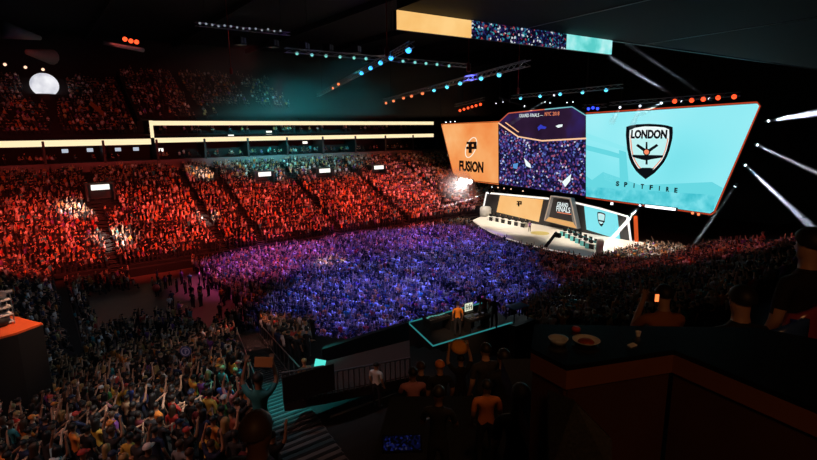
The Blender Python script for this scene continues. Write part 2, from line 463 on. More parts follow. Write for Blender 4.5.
# far lower stand
NF = 29; FD = .9
FARY = [YF0+FD*i for i in range(NF+1)]; FARZ = [rise_far(FARY[i]) for i in range(NF)]
bm = BM(); stepped(bm, -26, XE, FARY, FARZ, -.2); struct(obj('far_lower_stand', bm, M['concrete']))
AISLES = [-6, 7, 20.5, 26, 39, 53, 67, 81]
# aisle steps
for i, ax in enumerate(AISLES):
    bm = BM()
    for k in range(NF*2):
        y = YF0+k*FD/2; z = rise_far(YF0+(k//2)*FD)+(.19 if k % 2 else 0)
        box(bm, (ax, y+FD/4, z-.08), (1.25, FD/2, .22))
    o = obj('aisle_steps', bm, M['far_step']); struct(o)
# wall band, suites and fascias behind the far stand
bm = BM(); box(bm, (37, 97.0, 6.5), (130, .5, 13.6)); 
struct(obj('trim_1', bm, mat('parapet_paint', (.22, .16, .17, 1), .7, noise=.3, nscale=.5)))
bm = BM(); box(bm, (37, 101.2, 15), (130, .3, 8)); struct(obj('suite_back_wall', bm, M['concrete']))
bm = BM(); box(bm, (37, 99.2, 13.2), (130, 4.2, .2)); struct(obj('suite_floor', bm, M['concrete']))
for k in range(15):
    bm = BM(); box(bm, (-22+k*8, 98.6, 15), (.35, 4.4, 3.6)); struct(obj('suite_divider', bm, M['darkpanel']))
bm = BM(); box(bm, (37, 99.2, 17.6), (130, 4.4, .3)); struct(obj('suite_roof', bm, M['concrete']))
bm = BM(); box(bm, (58.5, 99.6, 20.2), (85, 4, .35)); struct(obj('upper_suite_roof', bm, M['concrete']))
bm = BM(); box(bm, (58.5, 101.0, 18.9), (85, .3, 2.6)); struct(obj('upper_suite_wall', bm, M['concrete']))
# far upper stand
NU = 20; UD = .9
def rise_up(x0, i): return x0+.5*i
UYL = [97.6+UD*i for i in range(NU+1)]; UZL = [17.9+.52*i for i in range(NU)]
bm = BM(); stepped(bm, -32, 15.6, UYL, UZL, 17.0); struct(obj('upper_stand_left', bm, M['concrete']))
UYR = [98.4+UD*i for i in range(NU+1)]; UZR = [20.4+.5*i for i in range(NU)]
bm = BM(); stepped(bm, 15.9, XE, UYR, UZR, 20.0); struct(obj('upper_stand_right', bm, M['concrete']))
# LED ribbon boards on the far fascias
ribm = emit('ribbon_led', rgb(255, 232, 184), 1.1)
ribe = M['black']
def ribbon(name, label, a, b, z0, z1, m, y=96.6):
    t = thing(name, label, 'led ribbon board', ((a+b)/2, y, z0))
    bm = BM(); box(bm, (0, .12, (z1-z0)/2), (b-a, .2, z1-z0+.16)); obj('housing', bm, ribe, t)
    bm = BM(); box(bm, (0, 0, (z1-z0)/2), (b-a-.1, .06, z1-z0)); obj('led_screen', bm, m, t)
    return t
ribbon('ribbon_board', 'long cream lit ribbon board at far left under the upper crowd', -30, 17.2, 16.0, 16.95, ribm)
ribbon('ribbon_board', 'cream lit ribbon board, lower of two stacked strips across the far side', 17.7, 80.5, 16.25, 17.05, ribm)
ribbon('ribbon_board', 'cream lit ribbon board, upper of two stacked strips across the far side', 17.7, 80.5, 19.2, 19.95, ribm)
bm = BM(); box(bm, (0, 0, 1.45), (.5, .3, 2.9)); o = obj('ribbon_end_post', bm, ribm); o.location = (17.45, 96.5, 17.1)
tag(o, 'short upright lit panel joining left ribbon to the stacked pair', 'led panel')
# lit monitors inside the suites
mon = emit('monitor_glow', rgb(190, 200, 215), .9); monw = emit('monitor_white', rgb(255, 250, 240), 1.3)
def monitor(px, py, y, w, h, label, m, group=None):
    p = WY(px, py, y)
    t = thing('monitor', label, 'monitor', p, group=group)
    bm = BM(); box(bm, (0, .06, 0), (w+.15, .1, h+.15)); obj('casing', bm, M['black'], t)
    bm = BM(); box(bm, (0, 0, 0), (w, .04, h)); obj('screen', bm, m, t)
    return t
for k, (px, py) in enumerate([(65, 151), (90, 150), (118, 149.5), (136, 149)]):
    monitor(px, py, 100.9, .9, .6, 'pale lit suite monitor below the left ribbon, %s from the left' % ORD[k+1], mon, 'suite monitors')
monitor(161, 150, 100.9, .8, .6, 'bright suite monitor just right of the ribbon end post', monw)
monitor(305, 142.5, 100.8, 1.1, .5, 'small bright suite monitor under the stacked ribbons at centre', monw)
monitor(269, 132.6, 100.7, 1.2, .7, 'white monitor between the two stacked ribbon strips, right one', monw)
monitor(231, 134.6, 100.7, 1.1, .5, 'white monitor between the two stacked ribbon strips, left one', monw)
# vomitory portals half way up the far stand
def portal(px, py, y, label):
    p = WY(px, py, y); t = thing('vomitory_portal', label, 'stand entrance', (p.x, y, p.z))
    bm = BM(); box(bm, (-1.7, .9, -.8), (.25, 2.4, 2.3)); box(bm, (1.7, .9, -.8), (.25, 2.4, 2.3)); box(bm, (0, .9, .42), (3.65, 2.4, .18)); box(bm, (0, 2.05, -.8), (3.4, .1, 2.2))
    obj('surround', bm, M['darkpanel'], t)
    bm = BM(); box(bm, (0, -.36, 0), (2.3, .1, .75)); obj('lit_sign', bm, monw, t)
for k, (px, py) in enumerate([(264, 174), (324, 170.5), (378, 167.3)]):
    portal(px, py, 88.3, 'dark stand entrance with white lit sign, %s of three across the far stand' % ['left', 'middle', 'right'][k])
portal(100, 187, 85.0, 'dark stand entrance with white sign in the left of the far stand')
# the bright white dome in the upper left stand
p = WY(44.5, 85, 110.0)
t = thing('dome', 'large glowing white dome above the upper left crowd', 'dome', p)
bm = BM(); lathe(bm, [(2.1*math.cos(a), 2.0*math.sin(a)) for a in [math.pi*k/14-math.pi/2 for k in range(15)]], 24)
smooth(obj('shell', bm, emit_noise('dome_light', [(.3, rgb(180, 180, 195)), (.7, rgb(252, 252, 255))], .35, 1.0), t))
bm = BM(); lathe(bm, [(2.0, -3.2), (2.0, -1.6), (1.6, -1.55), (1.5, -3.2)], 24); obj('base_ring', bm, M['darkpanel'], t)
# slanting stair parapets in the upper left stand, amber light put into the colour
bm = BM()
a, b = WY(90, 100, 101.5), WY(104, 112, 100.0)
slab(bm, [a, b, b+Vector((0, 0, -.9)), a+Vector((0, 0, -.9))], (0, .3, 0))
tag(fixnorm(obj('stair_parapet', bm, mat('amber_light_tint', (.5, .24, .08, 1), .7))), 'slanting stair parapet tinted with amber light in the upper left stand', 'parapet')
# ------------------------------------------------------------------ near stand
NS0 = 40.0
def ns_z(y): return 1.5+(NS0-y)*.28
def aisle_x(y): return 2.0+.267*y
NR = 36
NY = [NS0-.9*i for i in range(NR+1)]; NZ = [ns_z(NY[i]) for i in range(NR)]
bm = BM(); stepped(bm, -30, 14, NY, NZ, -.2); struct(obj('near_stand', bm, M['concrete']))
def nb_z(y): return 2.4+(27-y)*.34
BY = [27-.9*i for i in range(25)]; BZ = [nb_z(BY[i]) for i in range(24)]
bm = BM(); stepped(bm, 22, 112, BY, BZ, -.2); struct(obj('near_right_stand', bm, M['concrete']))
bm = BM()
for k in range(NR*2):
    y = NS0-k*.45; z = ns_z(NS0-(k//2)*.9)+(.125 if k % 2 else 0)
    box(bm, (aisle_x(y), y-.225, z-.06), (1.5, .45, .2)); box(bm, (aisle_x(y), y-.06, z+.045), (1.5, .12, .02), mi=1)
struct(obj('near_aisle_steps', bm, [M['step'], M['black']]))
# end stand at the left
bm = BM()
for i in range(24):
    x0 = 1.5-.95*i; z = 1.0+.36*i
    box(bm, (x0-.475, 55, (z-.2)/2), (.95, 32, z+.2))
struct(obj('end_stand', bm, M['concrete']))
# near overhang, top right, carrying the LED ribbon
A = WD(397, 10, 26.5); B_ = WZ(612, 40.5, A.z); zt = A.z; zb_ = WD(397, 29.3, 26.5).z; h = zt-zb_
dr = (B_-A); LR = dr.length; dr.normalize(); nr = Vector((-dr.y, dr.x, 0))
ZB = zt+.03
bm = BM(); slab(bm, [q+UP*.03 for q in (A, A+dr*110, A+dr*110-nr*45, A-nr*45)], (0, 0, 2)); struct(fixnorm(obj('upper_balcony', bm, M['soffit'])))
for k, (px, py) in enumerate([(590, 13), (670, 40)]):
    q = WZ(px, py, ZB); u = (q-A).dot(dr); v = (q-A).dot(nr)
    bm = BM(); tube(bm, [A+dr*u-nr*.2-UP*.0, A+dr*u-nr*24-UP*.0], .022, 4); struct(obj('trim_%d' % (k+2), bm, M['alu']))
bm = BM(); tube(bm, [A+dr*LR-UP*.02, A+dr*110-UP*.02], .04, 4); struct(obj('trim_4', bm, M['alu']))
def along(px, py):
    d = ray(px, py); n = Vector((nr.x, nr.y, 0)); return (CAM+d*((A-CAM).dot(n)/d.dot(n))-A).dot(dr)
ds = [0, along(471, 27), along(566, 43), LR]
t = thing('ribbon_board', 'hanging ribbon board showing orange, crowd video and cyan, top centre', 'led ribbon board', (A.x, A.y, zb_), (0, 0, math.atan2(dr.y, dr.x)))
crowd_near = emit_cells('crowd_video_small', [(0, rgb(10, 10, 30)), (.4, rgb(24, 30, 80)), (.55, rgb(12, 12, 34)), (.68, rgb(40, 95, 130)), (.76, rgb(60, 35, 80)), (.84, rgb(150, 55, 60)), (.88, rgb(50, 140, 150)), (.94, rgb(200, 205, 215))], 9, 1)
bm = BM(); box(bm, (LR/2, .16, h/2), (LR+.06, .2, h)); obj('housing', bm, M['black'], t)
for nm, a, b, m in (('orange_screen', ds[0], ds[1], emit_noise('ribbon_orange', [(.3, rgb(246, 186, 104)), (.7, rgb(255, 208, 134))], .5)), ('crowd_screen', ds[1], ds[2], crowd_near),
                    ('cyan_screen', ds[2], ds[3], emit_noise('ribbon_cyan', [(.35, rgb(90, 205, 200)), (.5, rgb(130, 228, 224)), (.7, rgb(200, 246, 246))], .7))):
    bm = BM(); box(bm, ((a+b)/2, 0, h/2), (b-a, .08, h)); obj(nm, bm, m, t)
# ------------------------------------------------------------------ stage, screens
XS = 76.0      # plane of the big screens
def screen_body(pts, x, t, depth=.5, grow=0, m=None):
    qs = sorted((WX(px, py, x+.3) for px, py in pts), key=lambda q: -q.z)[:3]
    for q in (min(qs, key=lambda q: q.y), max(qs, key=lambda q: q.y)):
        obj('hanger', tube(BM(), [q, Vector((q.x, q.y, 37))], .05, 4), M['black'], t)
    bm = BM(); slab(bm, [WX(px, py, x+.06) for px, py in pts], (depth, 0, 0)); return fixnorm(obj('housing', bm, m or M['black'], t))
# right hand screen
LP_ = [(586, 114.5), (757, 103.5), (759, 106), (713.5, 211), (710, 213.3), (586, 196.5)]
t = thing('led_screen', 'huge cyan trapezoid screen with a shield emblem, right of the stage', 'screen')
screen_body([(585, 113), (758, 101.5), (761, 106), (715, 213), (711, 215.5), (585, 198)], XS, t)
cyan = emit_noise('cyan_picture', [(.25, rgb(104, 218, 228)), (.5, rgb(138, 233, 242)), (.75, rgb(172, 243, 249))], .045, 1.0, 2)
pic = wall_poly('picture', LP_, cyan, t, XS)
wall_strip('led_edge', [(586, 113.2), (757, 102.2), (760, 106), (714.5, 212), (711, 214.6), (586, 197.6)], emit('edge_orange', rgb(200, 70, 40), .8), t, XS+.02, .1)
c1 = emit('cyan_mid', rgb(104, 216, 226)); c2 = emit_noise('cyan_deep', [(.35, rgb(66, 192, 206)), (.5, rgb(92, 208, 220)), (.65, rgb(124, 224, 234))], .5, 1, 5); c3 = emit('cyan_pale', rgb(142, 234, 242))
# the picture's faint bridge and skyline
wall_poly('bridge_band', [(586, 133), (612, 142), (628, 148), (628, 152), (606, 145), (586, 139)], c3, pic, XS-.03)
wall_poly('bridge_band', [(586, 145), (610, 151), (626, 156), (626, 160), (606, 155), (586, 150)], c1, pic, XS-.03)
wall_poly('bridge_tower', [(619, 150), (626, 152), (629, 188), (620, 187)], c1, pic, XS-.035)
sk = [(586, 196.3), (586, 176), (592, 180), (596, 183), (602, 181), (603, 172), (605, 180), (612, 184), (620, 186), (634, 188), (640, 191), (655, 192), (668, 196), (680, 198), (688, 193), (694, 190), (697, 184), (712, 182), (719, 186), (723, 188), (713, 211), (710, 213)]
bm = BM(); slab(bm, [WX(px, py, XS-.03) for px, py in sk], (.03, 0, 0)); bmesh.ops.triangulate(bm, faces=bm.faces[:]); fixnorm(obj('skyline', bm, c1, pic))
sk = [(586, 196.3), (586, 187), (600, 190), (610, 188), (616, 192), (640, 196), (660, 200), (690, 204), (700, 196), (716, 195), (713, 211), (710, 213)]
bm = BM(); slab(bm, [WX(px, py, XS-.06) for px, py in sk], (.03, 0, 0)); bmesh.ops.triangulate(bm, faces=bm.faces[:]); fixnorm(obj('skyline', bm, c2, pic))
# the shield
blk = emit('print_black', (.004, .005, .007, 1), 1); wht = emit('print_white', rgb(238, 250, 250)); org = emit('print_orange', rgb(246, 140, 100)); pal = emit('print_pale', rgb(190, 240, 240))
SH = [(145, 107), (165, 101), (190, 97), (235, 95), (285, 98), (310, 102), (330, 108), (331, 130), (329, 155), (318, 200), (308, 226), (295, 250), (277, 272), (258, 292), (222, 317), (198, 298), (183, 283), (166, 256), (156, 232), (148, 195), (143, 140)]
SH = [(590+x/4, 100+y/4) for x, y in SH]
cx_, cy_ = 649.2, 149.5
def shr(k, dy=0): return [(cx_+(x-cx_)*k, cy_+(y-cy_)*k+dy) for x, y in SH]
wall_poly('shield_border', SH, blk, pic, XS-.08)
wall_poly('shield_rim', shr(.85), wht, pic, XS-.11)
wall_poly('shield_line', shr(.815), org, pic, XS-.14)
wall_poly('shield_field', shr(.77), pal, pic, XS-.17)
top = [q for q in shr(.785)]
wall_poly('shield_banner', [(630.6, 139.5), (630.4, 130), (635, 127.8), (645, 126.4), (655, 126.6), (664, 127.5), (669, 129.5), (668.6, 138.5), (660, 136.3), (649, 136), (640, 137)], wht, pic, XS-.2)
wall_text('shield_lettering', 'LONDON', blk, pic, (630.8, 138.6), (667.6, 129.6), XS-.22, .05)
X3 = XS-.2
def cp(x, y): return (590+x/4, 100+y/4)
wall_poly('plane_wing', [cp(168, 219), cp(205, 220), cp(246, 220), cp(292, 221), cp(291, 230), cp(246, 237), cp(226, 242), cp(206, 238), cp(170, 228)], blk, pic, X3)
for a in ((222, 168, 230, 205), (222, 215, 230, 258)):
    wall_poly('propeller_blade', [cp(a[0]+1, a[1]), cp(a[2]-1, a[1]), cp(a[2], a[3]), cp(a[0], a[3])], blk, pic, X3-.02)
for pts in ([(184, 183), (191, 176), (222, 196), (214, 206)], [(273, 183), (266, 176), (232, 198), (240, 207)]):
    wall_poly('propeller_blade', [cp(*q) for q in pts], blk, pic, X3-.02)
wall_poly('propeller_disc', [cp(226+14*math.cos(a), 208+14*math.sin(a)) for a in [2*math.pi*k/16 for k in range(16)]], blk, pic, X3-.04)
wall_poly('propeller_hub', [cp(226+10*math.cos(a), 208+10*math.sin(a)) for a in [2*math.pi*k/16 for k in range(16)]], org, pic, X3-.07)
wall_poly('shield_foot', [cp(192, 275), cp(210, 271), cp(240, 271), cp(256, 275), cp(242, 289), cp(224, 301), cp(207, 290)], blk, pic, X3)
for k, ch in enumerate('SPITFIRE'):
    x = 617.6+k*8.25+(.6 if k > 3 else 0); y = 183.6+k*.95
    w = 3.6 if ch != 'I' else 1.3
    wall_text('lettering', ch, blk, pic, (x-w/2, y+2.3), (x+w/2, y-2.3), XS-.08, .05)
# left hand screen
t = thing('led_screen', 'orange trapezoid screen with a letter emblem, left of the stage', 'screen')
FP = [(441.5, 126), (443, 124.5), (498, 122.3), (498.3, 183.3), (456, 178.5), (454.5, 177)]
screen_body([(440.5, 125.6), (443, 123.4), (499, 121.2), (499, 184.6), (455.5, 179.8), (453.5, 178)], XS, t)
orng = emit_noise('orange_picture', [(.3, rgb(238, 130, 62)), (.5, rgb(246, 160, 92)), (.62, rgb(250, 178, 112)), (.78, rgb(252, 205, 150))], .1, 1.0, 4)
pic = wall_poly('picture', FP, orng, t, XS)
wall_strip('led_edge', [(498.6, 121.5), (441.5, 124.2), (454.5, 178.8), (498.6, 184.4)], emit('edge_amber', rgb(240, 120, 60), .8), t, XS+.02, .08)
def ering(name, cx, cy, rx, ry, rot, wd, m, par, x):
    bm = BM(); n = 28; vs = []
    for k in range(n):
        a = 2*math.pi*k/n
        for s in (-wd/2, wd/2):
            ux, uy = (rx+s)*math.cos(a), (ry+s)*math.sin(a)
            vs.append(bm.verts.new(WX(cx+ux*math.cos(rot)-uy*math.sin(rot), cy+ux*math.sin(rot)+uy*math.cos(rot), x)))
    for k in range(n):
        bm.faces.new((vs[2*k], vs[2*k+1], vs[(2*k+3) % (2*n)], vs[(2*k+2) % (2*n)]))
    r = bmesh.ops.extrude_face_region(bm, geom=bm.faces[:]); bmesh.ops.translate(bm, vec=(.04, 0, 0), verts=[v for v in r['geom'] if isinstance(v, bmesh.types.BMVert)])
    return fixnorm(obj(name, bm, m, par))
pw = emit('print_cream', rgb(255, 240, 215)); pk = emit('print_dark', (.012, .006, .004, 1))
ering('orbit_ring', 471, 147.5, 10.5, 4.6, math.radians(-70), .9, pw, pic, XS-.06)
def emblem_p(par, x, sc, ox, oy, m):
    """angular letter P with a slab serif, drawn in the photograph's frame"""
    f = lambda q: [(ox+a*sc, oy+b*sc) for a, b in q]
    for q in ([(-2.2, -6.2), (1.2, -6.2), (1.2, 6), (-2.2, 6)], [(-4.4, -6.2), (6.2, -6.2), (6.2, -3.6), (-4.4, -3.6)], [(3.2, -6.2), (6.4, -6.2), (6.4, 1.6), (3.2, 1.6)], [(-4.8, -.9), (6.2, -.9), (5.2, 1.8), (-4.8, 1.8)]):
        wall_poly('emblem_stroke', f(q), m, par, x)
emblem_p(pic, XS-.1, .93, 470.6, 147.5, pk)
wall_text('lettering', 'FUSION', pk, pic, (459.2, 171), (483.6, 161.8), XS-.08, .05)
# centre screen
t = thing('led_screen', 'dark centre screen showing crowd video between orange and cyan screens', 'screen')
screen_body([(499, 121), (509, 111.5), (572, 105.5), (586, 113.5), (586, 197.5), (499, 185)], XS+.1, t)
vid_top = emit_noise('video_dark', [(.3, rgb(26, 14, 30)), (.55, rgb(45, 26, 52)), (.68, rgb(48, 34, 95)), (.85, rgb(60, 50, 150))], .12, 1.0, 3)
vid = emit_cells('video_crowd', [(0, rgb(20, 14, 38)), (.3, rgb(32, 28, 72)), (.45, rgb(52, 48, 118)), (.55, rgb(24, 18, 42)), (.66, rgb(80, 62, 140)), (.74, rgb(112, 60, 110)), (.8, rgb(36, 36, 80)), (.87, rgb(94, 118, 190)), (.93, rgb(150, 80, 110)), (.975, rgb(200, 200, 225))], 3.1)
wall_poly('picture', [(499, 122.5), (509, 113), (571.5, 107.2), (585.5, 115), (585.5, 139), (542, 141.5), (518, 137), (499, 128)], vid_top, t, XS+.04)
wall_poly('picture', [(499, 128), (518, 137), (542, 141.5), (585.5, 139), (585.5, 196), (499, 183.6)], vid, t, XS+.04)
wall_strip('led_line', [(498.5, 123), (518, 136.6), (542, 140.8), (586, 138.4)], emit('video_ribbon', rgb(255, 200, 160), 1.0), t, XS-.1, .14)
wall_strip('led_line', [(505.5, 122.5), (518.5, 132)], emit('video_ribbon2', rgb(255, 190, 140), 1.0), t, XS-.1, .1)
wall_strip('header_edge', [(498.5, 122.6), (508.5, 113.2), (545, 109.4)], emit('edge_red', rgb(215, 100, 75), .8), t, XS, .1)
wall_strip('header_edge', [(545, 109.4), (572, 106.8), (586, 115.5)], emit('edge_teal', rgb(120, 190, 200), .9), t, XS, .1)
wall_text('header_lettering', 'GRAND FINALS —', wht, t, (519.3, 117.4), (543.2, 113.1), XS-.06, -.004, 1.08)
wall_text('header_lettering', 'NYC 2018', org, t, (544.8, 115.9), (559.4, 111.5), XS-.06, -.004, 1.08)
for pts, m in (([(537.5, 127.5), (540.5, 124.5), (543, 126), (546.5, 127), (545, 129), (541, 128.6), (538.5, 130.5)], emit('video_blue', rgb(52, 60, 190))), ([(555.5, 126), (559, 124.6), (562.5, 124.4), (562, 126.6), (558, 127.8)], wht),
               ([(524, 158), (530, 164), (531, 168), (526, 166)], wht), ([(562, 182), (571, 174), (570, 181), (565, 187)], wht), ([(513, 164), (518, 163), (517, 169), (513, 168)], emit('video_sky', rgb(90, 150, 215)))):
    wall_poly('video_highlight', pts, m, t, XS-.02)
# ---- stage deck
ZD = 1.25
def G(px, py, z=ZD): return WZ(px, py, z)
front = [(473, 220), (480, 225.5), (492, 232), (508, 238), (526, 243.5), (546, 248), (566, 252), (582, 255.5), (592, 256.8)]
back = [WX(628, 250, 71.5), WX(482, 211, 71.5)]
fp = [G(*q) for q in front]
b1 = Vector((71.6, fp[-1].y-3.5, ZD)); b2 = Vector((71.6, fp[0].y+3.0, ZD))
t = thing('stage_deck', 'white curved stage platform under the three big screens', 'stage', (66, 52, 0))
bm = BM(); slab(bm, [p-Vector((66, 52, 0)) for p in fp+[b1, b2]], (0, 0, -.25)); bmesh.ops.triangulate(bm, faces=[f for f in bm.faces if len(f.verts) > 4]); fixnorm(obj('deck', bm, M['deck'], t))
bm = BM(); slab(bm, [p-Vector((66, 52, .26)) for p in fp+[b1, b2]], (0, 0, -.98)); bmesh.ops.triangulate(bm, faces=[f for f in bm.faces if len(f.verts) > 4]); fixnorm(obj('skirt', bm, M['black'], t))
bm = BM(); tube(bm, [p-Vector((66, 52, .12))-Vector((.05, 0, 0)) for p in fp], .06, 6); obj('edge_strip', bm, emit('edge_white', rgb(235, 215, 200), .9), t)
# stage front floor lights
for k, (px, py) in enumerate([(508, 241.6), (519, 244.8), (534, 248.2), (551, 251.6)]):
    p = G(px, py, .9)-Vector((.3, 0, 0))
    o = obj('stage_light', lathe(BM(), [(.1, -.1), (.16, 0), (.14, .16), (.05, .2)], 8, axis=Matrix.Rotation(-math.pi/2, 3, 'Y')), emit('blue_white_lamp', rgb(150, 190, 255), 3) if k == 0 else bpy.data.materials['blue_white_lamp'])
    o.location = p; tag(o, 'small blue white lamp on the stage front edge, %s from the left' % ORD[k+1], 'lamp', 'stage front lamps')
# ---- stage back wall
XW = 71.0
t = thing('stage_wall', 'dark stage back wall outlined by a white light line', 'stage wall')
def wp(name, pts, m, par, dx=0.0, th=.08):
    o = wall_poly(name, pts, m, par, XW+dx, th); return o
def ws(name, pts, m, par, dx=0.0, r=.1):
    o = wall_strip(name, pts, m, par, XW+dx, r); return o
wp('panel', [(482.5, 214), (486.5, 193), (549, 199), (572, 202), (627, 216), (632, 252), (590, 240), (540, 226)], M['darkpanel'], t, .1, .3)
led = emit('led_tube_white', rgb(255, 248, 240), 1.2)
ws('led_tube', [(482, 214), (486.5, 192.8), (548.5, 198.6)], led, t, 0, .17)
ws('led_tube', [(572, 202), (600, 208.5), (627.5, 216.5), (632, 250)], led, t, 0, .17)
ws('led_tube', [(635.5, 216), (636.8, 248)], emit('led_tube_orange', rgb(225, 90, 40), .9), t, .3, .28)
o_pan = emit_noise('orange_panel_light', [(.3, rgb(246, 180, 105)), (.7, rgb(255, 205, 140))], .15)
wp('lit_panel', [(500, 195.3), (543, 199.6), (538.5, 222), (496.5, 212)], o_pan, t, -.02)
emblem_p(t, XW-.1, .44, 518.8, 203.8, pk)
wp('lit_panel', [(584, 205.2), (617, 214.5), (620, 240), (586.5, 229.5)], cyan, t, -.02)
def shs(k): return [(601.2+(x-649.2)*.165*k, 218.8+(y-149.5)*.25*k+(x-649.2)*.04*k) for x, y in SH]
wp('shield_border', shs(1), blk, t, -.1); wp('shield_rim', shs(.8), wht, t, -.16); wp('shield_field', shs(.7), pal, t, -.22)
wp('shield_band', [(597.8, 219.6), (604.6, 221), (604.4, 222.4), (598, 221)], blk, t, -.28); wp('shield_foot', [(599.3, 223.5), (603.4, 224.4), (601.4, 226.6)], blk, t, -.28)
# centre monolith
t = thing('stage_tower', 'tapered dark centre block with lettering between stage panels', 'stage block')
def tp(name, pts, m, dx=0, th=.08):
    o = wall_poly(name, pts, m, t, XW-1.3+dx, th); return o
tp('body', [(551, 196), (570.5, 198.5), (577, 229), (544.5, 221)], M['grey'], 0, 1.1)
tp('face', [(553.5, 198), (569, 200), (572.5, 222), (549, 217)], M['darkpanel'], -.06)
tp('base_light', [(549, 217), (573, 222.4), (576.5, 228.5), (545, 220.8)], emit('base_amber', rgb(250, 190, 120), .8), -.06)
o = wall_strip('edge_tube', [(576.8, 228.5), (570.3, 198.6), (551, 196), (544.5, 220.5)], emit('edge_pale', rgb(205, 180, 160), .8), t, XW-1.4, .1)
for body, l, r in (('GRAND', (557.2, 206.0), (568.2, 203.2)), ('FINALS', (556.4, 211.2), (570.4, 207.6))):
    o = wall_text('lettering', body, wht, t, l, r, XW-1.42, .008)
o = tp('red_line', [(557, 211.8), (571, 214), (571, 214.8), (557, 212.6)], org, -.12)
# ---- player desks
def player_desk(p, label, group, front_m, glow):
    t = thing('player_desk', label, 'desk', p, (0, 0, 0), group)
    bm = BM(); box(bm, (0, 0, .76), (.75, 1.5, .06)); obj('desktop', bm, M['white'], t)
    obj('front_panel', box(BM(), (-.33, .45, .37), (.06, .6, .74)), front_m, t)
    for sy in (-.7, .7): obj('side_panel', box(BM(), (.2, sy, .37), (.5, .06, .74)), front_m, t)
    bm = BM(); box(bm, (-.34, -.25, .37), (.05, .8, .72)); obj('dark_front', bm, M['black'], t)
    bm = BM(); box(bm, (-.1, 0, 1.06), (.06, .72, .44)); box(bm, (-.1, 0, .82), (.05, .1, .12)); box(bm, (-.1, 0, .8), (.25, .3, .02)); m = obj('monitor', bm, M['black'], t)
    return t
SEATS = []
for k, (px, py) in enumerate([(491, 220.5), (497.3, 221.5), (503, 222.8), (509.5, 224.3), (516, 225.5), (522.5, 227)]):
    p = G(px, py); player_desk(p, 'white player desk before the orange stage panel, %s from the left' % ORD[k+1], 'player desks before the orange panel', M['white'], None); SEATS.append((p, 'orange', k))
tealp = mat('teal_paint', (.15, .62, .65, 1), .5)
for k, (px, py) in enumerate([(565, 236), (570.2, 238.4), (575.4, 241), (580.6, 243.5), (585.8, 246), (591, 248.5)]):
    p = G(px, py); player_desk(p, 'teal player desk before the cyan stage panel, %s from the left' % ORD[k+1], 'player desks before the cyan panel', tealp, None); SEATS.append((p, 'cyan', k))
for p, side, k in SEATS:
    q = p+Vector((.85, 0, 0))
    c = thing('gaming_chair', 'black chair behind the %s player desk on the %s side' % (ORD[k+1], side), 'chair', q, group='player chairs')
    bm = BM(); box(bm, (0, 0, .42), (.48, .5, .1)); obj('seat', bm, M['black'], c)
    bm = BM(); box(bm, (.27, 0, .85), (.1, .48, .8)); obj('backrest', bm, M['black'], c)
    bm = BM(); tube(bm, [(0, 0, .05), (0, 0, .4)], .04)
    for a in range(5): tube(bm, [(0, 0, .08), (.28*math.cos(a*1.257), .28*math.sin(a*1.257), .03)], .03)
    obj('base', bm, M['metal'], c)
    person(q+Vector((-.05, 0, .0)), face_rot(-1, 0), 'sit', 'black' if side == 'orange' else 'teal', ('dark', 'brown')[k % 2], 'short', 'seated player behind the %s desk before the %s panel' % (ORD[k+1], side), 'players on stage')
person(G(529.5, 231.5), face_rot(-1, -.3), 'stand', 'purple', 'dark', 'short', 'person standing alone in the middle of the white stage')
bm = BM(); lathe(bm, [(1.5, 0), (1.5, .02)], 24); o = obj('stage_mat', bm, mat('gold_vinyl', (.6, .5, .15, 1), .5)); o.location = G(540, 233.2)+Vector((0, 0, .005)); o.scale = (1, 1, 1); tag(o, 'round gold floor mat on the stage right of the lone person', 'mat')
# curved white counter at the left end of the stage, and right end pillar
t = thing('stage_counter', 'rounded white counter at the left end of the stage', 'counter', G(485.5, 216))
bm = BM(); lathe(bm, [(1.0, 0), (1.15, .1), (1.15, 1.5), (.9, 1.85), (.05, 1.95)], 20); smooth(obj('body', bm, M['white'], t))
t = thing('stage_pillar', 'pale lit pillar at the right end of the stage', 'pillar', G(599.5, 253.5))
bm = BM(); lathe(bm, [(.5, 0), (.5, 1.7), (.4, 2.0), (.05, 2.1)], 16); smooth(obj('body', bm, M['white'], t))
# camera jib
base = WX(541, 252, 58); head = WX(556.5, 232.5, 58)
t = thing('camera_jib', 'black camera crane arm reaching diagonally over the stage front', 'camera crane', (base.x, base.y, 0))
L = head-Vector((base.x, base.y, 0))
bm = BM(); tube(bm, [(0, 0, 0), (0, 0, base.z-.1)], .12); tube(bm, [(-.6, -.5, 0), (0, 0, .9), (.6, -.5, 0)], .05); tube(bm, [(0, .7, 0), (0, 0, .9)], .05); obj('pedestal', bm, M['black'], t)
bm = BM(); tube(bm, [Vector((0, 0, base.z-.1)), L], [.26, .2], 6); obj('arm', bm, M['black'], t)
bm = BM(); box(bm, L+Vector((0, -.2, -.35)), (.5, .9, .6)); tube(bm, [L+Vector((-.2, -.2, -.3)), L+Vector((-.7, -.2, -.4))], .18, 8); obj('camera_head', bm, M['black'], t)
